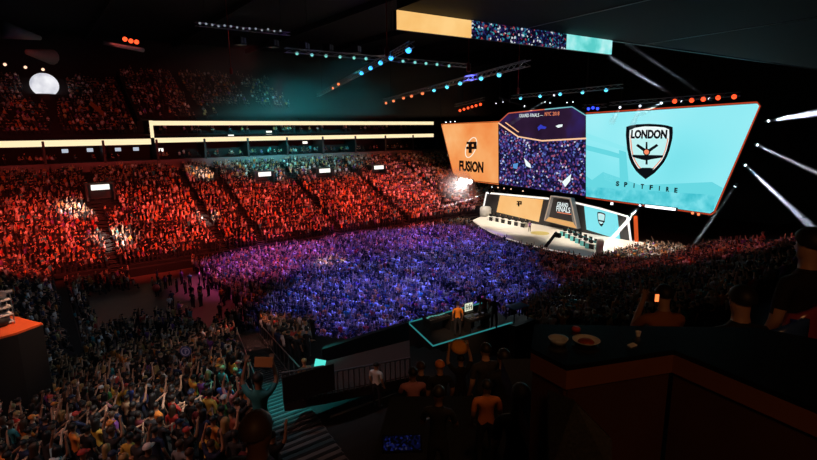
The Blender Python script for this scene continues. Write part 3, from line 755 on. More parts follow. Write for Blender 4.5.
# ------------------------------------------------------------------ trusses and lamps
def truss(name, a, b, label, w=.5):
    a = Vector(a); b = Vector(b); d = b-a; L = d.length; d.normalize()
    s = d.cross(UP).normalized(); u = s.cross(d)
    bm = BM(); c = [(s*sx+u*su)*w/2 for sx, su in ((-1, -1), (1, -1), (1, 1), (-1, 1))]
    for q in c: tube(bm, [q, d*L+q], .04, 4)
    n = max(4, int(L/1.2))
    for i in range(n):
        t0, t1 = L*i/n, L*(i+1)/n
        for k in range(4):
            tube(bm, [c[k]+d*t0, c[(k+1) % 4]+d*t1], .025, 3, caps=False)
    o = obj(name, bm, M['alu']); o.location = a; tag(o, label, 'lighting truss')
    for f in (.1, .9): obj('hanger', tube(BM(), [d*L*f, d*L*f+UP*(37-a.z-d.z*L*f)], .03, 4), M['black'], o)
    return o
def onz(px, py, z): return WZ(px, py, z)
def line_z(z, a, b): return onz(a[0], a[1], z), onz(b[0], b[1], z)
truss('lighting_truss', *line_z(25.5, (318, 95.5), (412, 44)), 'aluminium truss sloping up to the brightest blue lamp, left of centre')
truss('lighting_truss', *line_z(23.6, (384, 100.5), (528, 63)), 'long middle truss carrying orange then cyan lamps over the floor')
truss('lighting_truss', *line_z(23.6, (512, 97), (622, 86)), 'truss with five cyan lamps in front of the stage header')
truss('lighting_truss', WX(455, 108.5, 72) + Vector((0, 0, .6)), WX(484, 102, 72)+Vector((0, 0, .6)), 'short truss of red lamps above the orange screen')
truss('lighting_truss', WX(610, 104, 73), WX(740, 94, 73), 'truss of red lamps above the cyan screen')
truss('lighting_truss', WX(583, 106.5, 74.5), WX(606, 105.5, 74.5), 'short truss with the deep blue lamps above the screen joint')
truss('lighting_truss', *line_z(27.5, (285, 50), (470, 66)), 'long far truss with a row of small teal lamps')
truss('lighting_truss', *line_z(31, (195, 24), (290, 34)), 'dim truss with tiny white dots under the ceiling, upper left', .4)
LM = {'cyan': emit('lamp_cyan', (.1, .62, .9, 1), 2.2), 'blue': emit('lamp_blue', (.03, .06, 1, 1), 2.5), 'orange': emit('lamp_orange', (1, .22, .08, 1), 1.6), 'red': emit('lamp_red', (1, .075, .02, 1), 2.2),
      'teal': emit('lamp_teal', (.25, .8, .72, 1), .9), 'white': emit('lamp_white', rgb(235, 240, 255), 2.5), 'warm': emit('lamp_warm', rgb(255, 205, 170), 1.5), 'sky': emit('lamp_sky', (.05, .42, 1, 1), 2.4)}
LAMPS = {}
def lamp(p, aim, col, label, group, r=.3):
    """moving head lamp: yoke, body, lens; the lens points at aim"""
    r *= .8; key = (col, r)
    t = thing('moving_head_lamp', label, 'stage lamp', p, group=group)
    d = (Vector(aim)-Vector(p)).normalized(); t.rotation_euler = d.to_track_quat('Z', 'Y').to_euler()
    if key not in LAMPS:
        a = obj('lamp_body', lathe(BM(), [(r*.6, -r*2.2), (r*.9, -r*1.9), (r, -r*.6), (r*1.08, -.02)], 10), M['black'], t)
        b = obj('lens', lathe(BM(), [(r*.98, -.015), (r*.9, r*.16), (r*.5, r*.3), (.01, r*.34)], 10), LM[col], a)
        y = BM(); box(y, (r*1.25, 0, -r*1.2), (r*.18, r*.5, r*1.9)); box(y, (-r*1.25, 0, -r*1.2), (r*.18, r*.5, r*1.9)); box(y, (0, 0, -r*2.35), (r*2.7, r*.8, r*.4))
        c = obj('yoke', y, M['black'], t); LAMPS[key] = (a.data, b.data, c.data)
    else:
        for nm, me in zip(('lamp_body', 'lens', 'yoke'), LAMPS[key]):
            o = bpy.data.objects.new(nm, me); COL.objects.link(o); o.parent = t if nm != 'lens' else body
            if nm == 'lamp_body': body = o
    return t
CROWD = Vector((35, 55, 1))
def row(pts, z, col, where, group, r=.3, plane=None, aim=None):
    for k, (px, py) in enumerate(pts):
        p = WX(px, py, plane) if plane else onz(px, py, z)
        tgt = aim if aim is not None else CAM*.55+CROWD*.45
        lamp(p, tgt, col, '%s lamp, %s from the left %s' % ({'sky': 'bright blue', 'blue': 'deep blue'}.get(col, col), ORD[k+1], where), group, r)
row([(333, 88.2), (338.5, 84.2)], 25.2, 'orange', 'low on the sloping left truss', 'orange lamps on the left truss', 0.256)
row([(361.5, 73.2), (370.5, 68.2), (380.5, 63), (391, 58.3)], 25.2, 'sky', 'on the sloping left truss', 'blue lamps on the left truss', 0.32)
lamp(onz(408.5, 50.3, 25.2), CAM, 'sky', 'largest bright blue lamp at the upper end of the sloping truss', None, .36)
row([(386, 103.2), (393.5, 101), (403.5, 98), (411.5, 96), (422.5, 93.3)], 23.3, 'orange', 'on the long middle truss', 'orange lamps on the middle truss', 0.304)
row([(434, 90.3), (447, 87), (460, 83.5), (481, 78.5), (499, 75)], 23.3, 'cyan', 'on the long middle truss', 'cyan lamps on the middle truss', .3)
row([(520.5, 98.3), (540, 96.3), (560, 94.2), (582.5, 92.4), (606, 90.2)], 23.3, 'cyan', 'on the truss before the stage header', 'cyan lamps above the stage header', 0.336)
row([(460, 110.5), (464, 109.2), (468, 108), (472, 106.8), (476, 105.6), (480.5, 104.4)], 0, 'red', 'above the orange screen', 'red lamps above the orange screen', 0.336, 72)
row([(674.6, 101.3), (691.6, 100.4), (703.2, 99.3), (718, 97.8), (734, 96.8)], 0, 'red', 'above the cyan screen', 'red lamps above the cyan screen', 0.4, 73)
row([(588.5, 108.8), (593, 107.8), (597.5, 108.6)], 0, 'blue', 'above the joint of the dark and cyan screens', 'deep blue lamps', 0.32, 74.3)
row([(297, 53.5), (312, 55), (326, 56), (340, 57), (354, 58), (366, 58.8), (403, 61.3), (415, 62.5), (426, 63.5), (437, 64.5), (449, 66)], 27.2, 'teal', 'on the long far truss', 'teal lamps on the far truss', .26)
row([(496, 103.4), (503, 102), (545, 102), (550, 103), (567, 102.6), (573, 102)], 0, 'white', 'in the small row along the stage header', 'small header lamps', .12, 74)
row([(446, 122.2), (450.5, 121.8), (455, 121.5)], 0, 'white', 'on top of the orange screen', 'small lamps on the orange screen', 0.16, 75.5)
row([(125, 39.2), (131, 41), (136.6, 42)], 29, 'red', 'under the dark ceiling at upper left', 'red ceiling lamps', .36)
row([(5, 64.5), (25.5, 67.3), (43, 69.5)], 27, 'warm', 'above the upper left crowd', 'warm lamps at far left', .26)
row([(498, 187.5), (504, 188.4), (511, 189), (523, 191)], 0, 'warm', 'below the dark centre screen', 'small lamps under the centre screen', .17, 75)
row([(726.5, 243.3), (751.3, 240.8), (774.5, 237.5)], 0, 'teal', 'over the back of the right crowd', 'teal lamps behind the right crowd', .3, 84)
row([(692.5, 213), (698.5, 214.3)], 0, 'orange', 'under the lower right end of the cyan screen', 'orange lamps under the cyan screen', .26, 74.5)
# tiny white work lights under the ceiling
for k in range(14):
    px = 200+k*6.2; py = 25+k*.55+random.uniform(-.8, .8)
    o = obj('work_light', lathe(BM(), [(.05, 0), (.13, .05), (.13, .2), (.05, .25)], 6), emit('work_light_glow', rgb(150, 160, 170), .7) if k == 0 else bpy.data.materials['work_light_glow'])
    o.location = onz(px, py, 30.6); tag(o, 'tiny dim white work light on the ceiling truss, %s from the left' % ORD[k+1], 'work light', 'ceiling work lights')
# lamps with visible beams through the haze
BEAMS = []
def beam(px, py, tx, ty, x, tdx, col, ang, power, label, r=.22, group='beam lamps round the stage'):
    p = WX(px, py, x); tgt = WX(tx, ty, x+tdx) if tdx < 50 else WY(tx, ty, tdx)
    d = (tgt-p).normalized()
    lamp(p, tgt, 'white', label, group, r)
    BEAMS.append((p+d*.3, d, col, ang, power, (tgt-p).length))
PB = 1.0
beam(681.5, 101.3, 610, 57, 73, -4, (.75, .85, 1), 2.6, 4.5, 'white beam lamp above cyan screen throwing a shaft up to the left')
beam(709, 98.6, 628, 44, 73, -4, (.75, .85, 1), 1.8, 2.0, 'white beam lamp among the red lamps throwing a faint shaft')
beam(661.3, 103, 640, 114, 73, -9, (.8, .95, 1), 3.5, .9, 'white beam lamp right of the small ones pointing down over the cyan screen')
beam(640, 106, 632, 127, 73, -9, (.8, .95, 1), 3, .5, 'small white beam lamp in the middle of the cyan screen top')
beam(620, 107.4, 612, 122, 73, -9, (.8, .95, 1), 3, .4, 'small white beam lamp near the left end of cyan screen top')
beam(554, 95.3, 512, 123, 71, -9, (.85, .9, 1), 1.6, 1.6, 'white beam lamp aimed down left across the stage header')
beam(524.5, 106.2, 500, 98, 73, -4, (.85, .9, 1), 1.8, .3, 'white beam lamp at the header with a faint shaft to the left')
beam(768.5, 121, 840, 109, 74, -8, (.8, .87, 1), 4.2, 6, 'topmost beam lamp right of cyan screen, shaft pointing right')
beam(757.5, 145, 840, 184, 74, -8, (.9, .92, 1), 2.0, 3.4, 'second beam lamp right of cyan screen, shaft down to the right')
beam(745.5, 165.3, 815, 230, 74, -8, (.75, .8, 1), 2.8, 6, 'third beam lamp right of cyan screen, steep shaft down right')
beam(735, 186.5, 690, 250, 74, -4, (.85, .9, 1), 2.0, 1.6, 'lowest beam lamp right of cyan screen, shaft down to the left')
beam(640, 205.5, 606, 246, 74, -10, (1, .97, .93), 3.2, 18, 'white beam lamp under cyan screen with a strong shaft to the stage end')
beam(488.5, 193.2, 430, 211, 70, 75, (1, .97, .95), 2.6, 3, 'white beam lamp at the top left corner of the stage wall')
beam(492, 187, 434, 204, 75, 78, (1, .97, .95), 2.2, .6, 'white beam lamp under the orange screen, right of the blinder')
# blinder under the orange screen and the wash panel under the cyan one
t = thing('blinder_lamp', 'dazzling white blinder lamp under the orange screen', 'blinder', WX(465.3, 181, 74))
bm = BM(); box(bm, (.2, 0, 0), (.35, 4.4, 1.0)); obj('casing', bm, M['black'], t)
for k in range(4):
    bm = BM(); lathe(bm, [(.5, -.02), (.48, .06), (.05, .12)], 12, (0, (k-1.5)*1.05, 0), Matrix.Rotation(-math.pi/2, 3, 'Y')); obj('lens', bm, emit('blinder_glow', (1, .97, .92, 1), 14) if k == 0 else bpy.data.materials['blinder_glow'], t)
t = thing('wash_bar', 'long white wash lamp bar under the cyan screen', 'wash lamp', WX(660, 207.6, 75.4))
bm = BM(); box(bm, (.15, 0, 0), (.25, 5, .5)); obj('casing', bm, M['black'], t)
bm = BM(); box(bm, (0, 0, 0), (.1, 4.6, .36)); obj('lens', bm, emit('wash_glow', (.95, .97, 1, 1), 2.5), t)
t = thing('wash_bar', 'short white wash lamp bar near the left end under the cyan screen', 'wash lamp', WX(612, 203.6, 75.4))
bm = BM(); box(bm, (.1, 0, 0), (.2, .5, .5)); obj('casing', bm, M['black'], t)
bm = BM(); box(bm, (-.05, 0, 0), (.1, .4, .36)); obj('lens', bm, bpy.data.materials['wash_glow'], t)
# hoist chains over the floor, red light put into their colour
for k, (px, py, z, ln) in enumerate([(387, 50, 25.6, 2.6), (468.5, 66, 24.5, 3.0), (518, 90, 24, 2.2), (231, 70, 27, 2.6)]):
    p = onz(px, py, z); t = thing('chain_hoist', 'thin red lit hoist chain hanging from the dark ceiling, %s' % ('above the sloping truss', 'above the middle truss', 'above the stage header truss', 'far left of the trusses')[k], 'hoist', p)
    bm = BM(); tube(bm, [(0, 0, 0), (0, 0, 11)], .05, 4); obj('chain', bm, mat('chain_red_light', (.4, .03, .02, 1), .5) if k == 0 else bpy.data.materials['chain_red_light'], t)
    bm = BM(); lathe(bm, [(.1, -.6), (.22, -.5), (.22, .2), (.05, .4)], 8); obj('motor', bm, bpy.data.materials['chain_red_light'], t)
# grey boxes and ducts under the ceiling, the last one a solid lamp beam
for k, (px, py) in enumerate([(240, 41), (273, 43.5), (304, 46.5), (328, 48), (356, 49.5), (382, 52)]):
    p = onz(px, py, 29); t = thing('ceiling_speaker', 'dim grey box hung in the row under the ceiling, %s from the left' % ORD[k+1], 'speaker box', p, (0, 0, .6), 'hung grey boxes')
    bm = BM(); box(bm, (0, 0, 0), (1.2, 1.0, .95)); obj('cabinet', bm, M['metal'], t)
    bm = BM(); box(bm, (-.3, -.54, .05), (.4, .06, .6)); box(bm, (.3, -.54, .05), (.4, .06, .6)); obj('grille', bm, M['grey'], t)
for k, (a, b, r0, r1) in enumerate([((0, 29), (40, 38), 1.0, .25), ((27, 52), (52, 57), .35, 1.1), ((104, 43), (143, 50), .22, .3)]):
    p, q = onz(a[0], a[1], 29), onz(b[0], b[1], 29)
    bm = BM(); tube(bm, [Vector((0, 0, 0)), (q-p)*.5, q-p], [r0, (r0+r1)/2, r1], 12)
    o = smooth(obj('duct_or_beam', bm, M['grey'])); o.location = p
    tag(o, ('grey tapering duct at the upper left corner', 'grey cone shaped duct above the white dome', 'slim grey tube standing for the light beam below the three red ceiling lamps')[k], 'duct')
# ------------------------------------------------------------------ foreground furniture
def CP(X, D, z): return FW*D+RT*X+UP*z
ZC = 16.7
tA = [WZ(531, 348, ZC), WZ(567, 366, ZC), WZ(674, 350, ZC), WZ(830, 413, ZC)]
def off(ps, k):      # push towards the camera
    return [p+(CAM-p).normalized()*0+Vector((-FW.x*k, -FW.y*k, 0)) for p in ps]
t = thing('box_counter', 'brown angular counter front with black top in the lower right foreground', 'counter', Vector((tA[1].x, tA[1].y, 14.2)))
o0 = Vector((tA[1].x, tA[1].y, 14.2))
backs = [CP(3.2, 2.4, ZC), CP(2.3, 3.1, ZC), CP(.85, 3.2, ZC)]
bm = BM(); slab(bm, [p-o0 for p in tA+backs], (0, 0, -.03)); bmesh.ops.triangulate(bm, faces=[f for f in bm.faces if len(f.verts) > 4]); fixnorm(obj('countertop', bm, M['blackgloss'], t))
def wallrun(name, z0, z1, th, m, push=0):
    bm = BM()
    for a, b in zip(tA[:-1], tA[1:]):
        a = Vector((a.x, a.y, 0)); b = Vector((b.x, b.y, 0)); n = Vector((-(b-a).y, (b-a).x, 0)).normalized()
        if n.dot(FW) < 0: n = -n
        a = a+n*push; b = b+n*push; o_ = Vector((o0.x, o0.y, o0.z))
        slab(bm, [a+UP*z0-o_, b+UP*z0-o_, b+UP*z1-o_, a+UP*z1-o_], n*th)
    return fixnorm(obj(name, bm, m, t))
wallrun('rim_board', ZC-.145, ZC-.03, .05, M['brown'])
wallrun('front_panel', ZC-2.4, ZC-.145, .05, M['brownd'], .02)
a, b = tA[0], tA[1]
bm = BM(); q = [WD(549, 392, 2.6), WD(575, 402, 2.45), WD(612, 440, 2.36), WD(612, 475, 2.3), WD(549, 475, 2.4)]
slab(bm, [p-o0 for p in q], FW*.03); bmesh.ops.triangulate(bm, faces=[f for f in bm.faces if len(f.verts) > 4]); fixnorm(obj('speckled_inset', bm, mat('speckle', (.03, .03, .03, 1), .6, noise=.9, nscale=60), t))
def on_counter(px, py): return WZ(px, py, ZC)
p = on_counter(586, 343)
t = thing('food_bowl', 'pale rimmed oval food bowl on the black countertop', 'bowl', p)
bm = BM(); lathe(bm, [(.04, 0), (.055, .004), (.078, .02), (.084, .024), (.076, .023), (.05, .009), (.001, .008)], 20); smooth(obj('dish', bm, M['white'], t))
bm = BM(); lathe(bm, [(.05, .01), (.04, .018), (.02, .022), (.001, .023)], 12); smooth(obj('food', bm, mat('red_food', (.35, .06, .03, 1), .5, noise=.5, nscale=30), t))
p = on_counter(558, 343)
t = thing('plastic_cup', 'clear crumpled plastic tub on the black countertop beside the bowl', 'tub', p)
bm = BM(); lathe(bm, [(.045, 0), (.055, .02), (.062, .034), (.056, .034), (.045, .01), (.001, .008)], 12); smooth(obj('tub', bm, M['glass'], t))
p = on_counter(576, 330.5); o = smooth(obj('bottle_cap', lathe(BM(), [(.028, 0), (.028, .018), (.02, .026), (.001, .027)], 12), mat('red_plastic', (.5, .05, .03, 1), .4))); o.location = p; tag(o, 'small round red cap on the countertop behind the bowl', 'cap')
p = on_counter(638, 336); o = obj('paper_cup', lathe(BM(), [(.012, 0), (.017, .03), (.018, .031), (.014, .03), (.001, .004)], 12), M['paper']); o.location = p; tag(o, 'tiny white paper cup at the far side of the countertop', 'cup')
p = on_counter(632, 346); o = obj('napkin', slab(BM(), [(-.03, -.01, 0), (.025, -.02, .002), (.035, .012, .004), (-.02, .02, .002)], (0, 0, .006)), M['paper']); o.location = p; tag(fixnorm(o), 'small crumpled white napkin near the countertop edge', 'napkin')
# floors of the private box and of the terrace before the camera
def quad_floor(name, pts, z, th, m):
    bm = BM(); slab(bm, [CP(X, D, z) for X, D in pts], (0, 0, -th)); return struct(fixnorm(obj(name, bm, m)))
quad_floor('box_floor', [(1.3, 3.0), (9, 3.0), (9, 6.6), (1.3, 6.6)], 14.8, .3, M['black'])
quad_floor('terrace_floor', [(-.9, 4.4), (1.2, 4.4), (2.0, 9.2), (-.4, 9.2)], 12.75, .4, M['black'])
quad_floor('upper_walkway', [(-4, .6), (.6, .6), (.6, 3.3), (-4, 3.3)], 14.5, .3, M['black'])
# curved seat backs at the right, blue and red shine put into their colour
sb = mat('seat_blue_shine', (.04, .09, .3, 1), .18, spec=.8); sr = mat('seat_red_shine', (.35, .05, .08, 1), .18, spec=.8)
for k, (px, py, D, m, lb) in enumerate([(737, 335, 3.3, sb, 'glossy seat back with painted blue shine nearest the counter at right'), (782, 313, 3.6, sb, 'glossy seat back with painted blue shine in the middle of three at right'), (806, 298, 3.9, sr, 'glossy seat back with painted red shine at the right picture edge')]):
    p = WD(px, py, D)
    t = thing('arena_seat', lb, 'seat', Vector((p.x, p.y, 14.8)), (0, 0, math.atan2(.6, .8)*-1+.5), 'glossy seats beside the counter')
    zt_ = p.z-14.8; bm = BM(); vs = []
    for i in range(9):
        a = math.pi*i/8; row_ = []
        for zz, r in ((.35, .2), (zt_*.6, .24), (zt_-.06, .25), (zt_, .22)):
            row_.append(bm.verts.new((r*math.cos(a), -.16*math.sin(a), zz-.1*abs(math.cos(a))**2*(zz > .5))))
        vs.append(row_)
    for i in range(8):
        for j in range(3): bm.faces.new((vs[i][j], vs[i+1][j], vs[i+1][j+1], vs[i][j+1]))
    r = bmesh.ops.extrude_face_region(bm, geom=bm.faces[:]); bmesh.ops.translate(bm, vec=(0, .035, 0), verts=[v for v in r['geom'] if isinstance(v, bmesh.types.BMVert)])
    smooth(fixnorm(obj('backrest', bm, m, t)))
    bm = BM(); box(bm, (0, .1, .43), (.42, .42, .07)); obj('seat', bm, m, t)
    bm = BM(); box(bm, (0, .1, .2), (.1, .3, .4)); obj('pedestal', bm, M['metal'], t)
# ------------------------------------------------------------------ mixing riser
ZR_ = 8.05
rc = [WZ(408, 323, ZR_), WZ(433, 346.5, ZR_), WZ(512, 323, ZR_), WZ(487, 302, ZR_)]
cen = (rc[0]+rc[1]+rc[2]+rc[3])/4
t = thing('control_riser', 'black control platform outlined with thin teal light strips', 'platform', Vector((cen.x, cen.y, 0)))
def lo(ps): return [p-Vector((cen.x, cen.y, 0)) for p in ps]
bm = BM(); slab(bm, lo(rc), (0, 0, -8.05)); fixnorm(obj('platform', bm, M['black'], t))
teal_l = emit('strip_teal', rgb(55, 150, 150), .6)
r2 = lo(rc)
for a, b in ((0, 1), (1, 2), (3, 0)):
    bm = BM(); tube(bm, [r2[a]+UP*.03, r2[b]+UP*.03], .035, 6); obj('light_strip', bm, teal_l, t)
ax = (rc[2]-rc[1]).normalized(); ay = (rc[0]-rc[1]).normalized()
def RP(px, py): return WZ(px, py, ZR_)
yaw = math.atan2(ax.y, ax.x)
def console(px, py, label, lit):
    p = RP(px, py); t = thing('mixing_console', label, 'mixing console', p, (0, 0, yaw))
    bm = BM(); box(bm, (0, 0, .72), (1.3, .7, .12)); obj('body', bm, M['metal'], t)
    for sx in (-.6, .6): obj('stand', box(BM(), (sx, 0, .33), (.06, .6, .66)), M['black'], t)
    bm = BM()
    for i in range(7):
        if random.random() < .75: box(bm, (-.52+i*.17, .12+random.uniform(-.06, .06), .79), (.1, .1, .02))
    obj('lit_buttons', bm, emit(label[:8], lit, .6), t)
    bm = BM()
    for i in range(8): box(bm, (-.56+i*.16, -.2, .79), (.02, .22, .015))
    obj('faders', bm, M['grey'], t)
console(437, 331, 'mixing console with pale teal lit buttons at the left of the platform', rgb(120, 200, 190))
console(476, 330, 'dim mixing console right of the man in orange', rgb(90, 90, 100))
p = RP(468, 326); t = thing('monitor', 'bright white monitor beside the man in the orange shirt', 'monitor', p, (0, 0, yaw))
bm = BM(); box(bm, (0, 0, 1.05), (.56, .06, .46)); box(bm, (0, 0, .72), (.06, .05, .25)); box(bm, (0, 0, .4), (.5, .4, .8)); obj('casing', bm, M['black'], t)
bm = BM(); box(bm, (0, -.035, 1.05), (.52, .01, .42)); obj('screen', bm, emit('monitor_cream', rgb(235, 240, 215), .9), t)
bm = BM()
for i, hgt in enumerate((.3, .26, .3, .24)): box(bm, (-.18+i*.12, -.045, .9+hgt/2), (.045, .01, hgt))
box(bm, (0, -.045, 1.05), (.4, .01, .03)); obj('dark_figures', bm, M['black'], t)
p = WZ(517, 313, 8.4); t = thing('table', 'small blue topped table at the right end of the control platform', 'table', Vector((p.x, p.y, 8.05)), (0, 0, yaw))
bm = BM(); box(bm, (0, 0, .75), (1.1, .7, .05)); obj('tabletop', bm, mat('blue_top', (.03, .2, .45, 1), .5), t)
for sx in (-.5, .5):
    for sy in (-.3, .3): bm = BM(); box(bm, (sx, sy, .36), (.05, .05, .73)); obj('leg', bm, M['metal'], t)
bm = BM(); box(bm, (p.x, p.y, 4.0), (1.6, 1.2, 8.05)); struct(obj('riser_extension', bm, M['black']))
person(RP(457.5, 336), face_rot(.6, .8), 'stand', 'orange', 'dark', 'short', 'man in bright orange shirt standing on the teal edged control platform', topcol=(.9, .3, .03))
person(RP(494, 329), face_rot(.7, .5), 'lean', 'black', 'dark', 'short', 'dark person leaning over the right of the control platform')
person(RP(484, 326), face_rot(.6, .8), 'stand', 'maroon', 'black', 'cap', 'person in maroon top and cap on the control platform', wide=.94)
# ------------------------------------------------------------------ black entrance block, rails, stairs
p1, p2 = WD(322, 349.5, 19.0), WD(409, 322.5, 22.5)
bm = BM(); slab(bm, [p1, p2, p2-UP*3.0, p1-UP*3.0], FW*.3); struct(fixnorm(obj('vomitory_wall', bm, M['black'])))
p3, p4 = WD(330, 392, 14.5), WD(412, 365, 16.5)
bm = BM(); slab(bm, [p1-UP*2.2, p2-UP*2.2, p4-UP*.9, p3-UP*.9], (0, 0, -.3)); struct(fixnorm(obj('vomitory_floor', bm, mat('floor_red_light', (.08, .025, .02, 1), .7, noise=.3, nscale=2))))  # red light on the entrance floor is put into its colour
def handrail(name, pts, label, h=1.0, bars=0):
    o0 = Vector(pts[0]); t = thing(name, label, 'railing', o0)
    pts = [Vector(p)-o0 for p in pts]
    obj('rail', tube(BM(), [p+UP*h for p in pts], .03, 6), M['rail'], t); obj('bottom_rail', tube(BM(), [p+UP*.12 for p in pts], .02, 6), M['rail'], t)
    for a, b in zip(pts[:-1], pts[1:]):
        n = bars or max(2, int((b-a).length/1.6))
        for i in range(n+(b == pts[-1])): q = a+(b-a)*i/n; obj('post', tube(BM(), [q, q+UP*h], .022, 5), M['rail'], t)
    return t
for s, lb in ((-.85, 'left of the teal lit stairs'), (.85, 'right of the teal lit stairs')):
    handrail('handrail', [(aisle_x(y)+s, y, ns_z(y)+.05) for y in (35, 29, 23, 17)], 'sloping stair handrail on the '+lb, 1.0)
a, b, c = WD(284, 404, 13.6), WD(327, 396, 13.9), WD(410, 379, 15.2)
handrail('guard_rail', [a, b], 'black barred guard rail lit teal from behind, at the stair foot', 1.0, 9)
handrail('guard_rail', [b, c], 'black barred guard rail behind the black panel, right part', .75, 16)
bm = BM(); slab(bm, [a+UP*.05, b+UP*.05, c+UP*.05, c+UP*.05+FW*3, a+UP*.05+FW*2.2], (0, 0, -.3)); bmesh.ops.triangulate(bm, faces=[f for f in bm.faces if len(f.verts) > 4])
struct(fixnorm(obj('landing_floor', bm, mat('landing_tiles', (.03, .024, .024, 1), .6, noise=.2, nscale=3))))
a2, b2 = WD(283, 377, 13.3), WD(334, 363, 13.6)
bm = BM(); slab(bm, [a2-a2, b2-a2, b2-a2-UP*.82, a2-a2-UP*.82], -FW*.06); o = fixnorm(obj('rail_panel', bm, M['black'])); o.location = a2; tag(o, 'matt black panel hung on the guard rail beside the teal stairs', 'panel')
# tilted teal screen
p = WD(320, 364, 13.9); t = thing('tablet_screen', 'glowing teal screen on top of the black rail panel', 'screen', p, (0, 0, -.65))
rx = Matrix.Rotation(-.45, 3, 'X') @ Matrix.Rotation(.18, 3, 'Y')
bm = BM(); box(bm, rx @ Vector((0, .03, 0)), (.36, .03, .3), rx); obj('casing', bm, M['black'], t)
bm = BM(); box(bm, (0, 0, 0), (.32, .02, .26), rx); obj('screen', bm, emit('tablet_teal', rgb(90, 235, 220), 1.0), t)
# dim blue lit screen low in the middle
p = WD(402, 443, 5.6); t = thing('monitor', 'dim monitor with blue crowd picture at bottom centre', 'monitor', p, (0, 0, -.6))
rx = Matrix.Rotation(-1.0, 3, 'X')
bm = BM(); box(bm, rx @ Vector((0, .02, 0)), (.5, .03, .22), rx); obj('casing', bm, M['black'], t)
bm = BM(); box(bm, (0, 0, 0), (.46, .015, .18), rx); obj('screen', bm, emit_cells('dim_video', [(0, rgb(3, 3, 8)), (.5, rgb(8, 10, 40)), (.8, rgb(20, 26, 80)), (.95, rgb(40, 40, 60))], 40, .6), t)
# orange topped camera platform at the left
oz = WD(42, 323, 20).z
op = [WZ(12, 315.5, oz), WZ(42.5, 323, oz), WZ(17, 332.5, oz), WZ(-14, 341, oz), WZ(-24, 322, oz)]
pc = Vector((op[2].x, op[2].y, oz-4))
t = thing('camera_platform', 'tall black platform with bright orange top at the left picture edge', 'platform', pc)
bm = BM(); slab(bm, [q-pc for q in op], (0, 0, -.08)); bmesh.ops.triangulate(bm, faces=[f for f in bm.faces if len(f.verts) > 4]); fixnorm(obj('orange_top', bm, M['orange_top'], t))
bm = BM(); slab(bm, [q-pc-UP*.09 for q in op], (0, 0, -4.3)); bmesh.ops.triangulate(bm, faces=[f for f in bm.faces if len(f.verts) > 4]); fixnorm(obj('black_drape', bm, M['black'], t))
p = WZ(3, 325, oz); t = thing('camera_cart', 'pale metal camera cart standing on the orange topped platform', 'cart', p, (0, 0, .4))
bm = BM()
for i in range(4): box(bm, (0, 0, .12+i*.32), (.7, .5, .05))
obj('shelf', bm, M['white'], t)
bm = BM()
for sx in (-.33, .33):
    for sy in (-.23, .23): tube(bm, [(sx, sy, 0), (sx, sy, 1.3)], .025, 5)
obj('frame', bm, M['alu'], t)
bm = BM(); box(bm, (0, 0, 1.32), (.45, .3, .26)); tube(bm, [(.2, 0, 1.34), (.5, 0, 1.34)], .09, 8); obj('camera', bm, M['grey'], t)
bm = BM(); lathe(bm, [(.02, .0), (.3, .05), (.36, .25), (.2, .4), (.01, .45)], 10); o = smooth(obj('cable_bag', bm, M['black'])); o.location = WZ(17, 322.5, oz)+Vector((-.55, -.1, 0)); tag(o, 'black cable bag lying on the orange platform top', 'bag')
# front rail of the right stand
handrail('stand_rail', [(x, 27.3, 2.5) for x in (30, 38, 46, 54, 62, 70)], 'long pale rail along the front of the right stand', 1.0)
handrail('stand_rail', [WD(556, 306, 40)-UP*1.0, WD(606, 293, 44)-UP*1.0], 'teal tinted short rail above the control platform', 1.0)
# ------------------------------------------------------------------ special people in the foreground
rotcam = lambda a=0: face_rot(*( (Matrix.Rotation(a, 2) @ Vector((FW.x, FW.y))) ))
def stand_at(px, py_head, D, hz=1.64):
    p = WD(px, py_head, D); return Vector((p.x, p.y, p.z-hz)), p
def hero(px, py, D, floor_z, pose, top, hair, style, label, a=0, **k):
    p = WD(px, py, D); hh = 1.66 if not pose.startswith('sit') else 1.23
    s = (p.z-floor_z)/hh
    return person(Vector((p.x, p.y, floor_z)), rotcam(a), pose, top, hair, style, label, scale=s, **k)
HERO_PX = []
hero(256, 431, 2.75, 14.5, 'stand', 'black', 'brown', 'short', 'large dark head at the bottom edge right under the camera', -.3)
ph = hero(668, 297, 4.8, 14.8, 'phone', 'tan', 'dark', 'short', 'person in brown top lifting a glowing orange phone behind the counter', .0, topcol=(.4, .14, .05))
p = WD(657, 298, 4.45); t = thing('phone', 'phone with glowing orange screen held up behind the counter', 'phone', p, (0, 0, -.64))
bm = BM(); box(bm, (0, .008, 0), (.05, .01, .1)); obj('casing', bm, M['black'], t)
bm = BM(); box(bm, (0, 0, 0), (.034, .006, .07)); obj('screen', bm, emit('phone_orange', (1, .2, .05, 1), 1.8), t)
hero(743, 300, 4.0, 14.8, 'stand', 'black', 'dark', 'short', 'dark haired silhouette beside the glossy seats', .1)
p = WD(716, 333, 3.75); t = thing('phone', 'small bright phone low beside the glossy seat with painted blue shine', 'phone', p, (0, 0, -.7))
rx = Matrix.Rotation(-.9, 3, 'X'); bm = BM(); box(bm, rx @ Vector((0, .01, 0)), (.06, .01, .03), rx); obj('casing', bm, M['black'], t)
bm = BM(); box(bm, (0, 0, 0), (.04, .006, .018), rx); obj('screen', bm, emit('phone_warm', (1, .75, .5, 1), 2), t)
hero(812, 244, 4.4, 14.8, 'stand', 'black', 'dark', 'short', 'tall dark figure standing at the right picture edge', .2)
hero(763, 233, 50, 5.0, 'stand', 'maroon', 'brown', 'short', 'reddish lit person standing at the back of the right stand', .4, topcol=(.4, .08, .05))
hero(487, 386, 7.0, 12.75, 'stand', 'orange', 'dark', 'short', 'person in burnt orange shirt seen from behind at bottom centre', .1, topcol=(.62, .2, .05), wide=1.08)
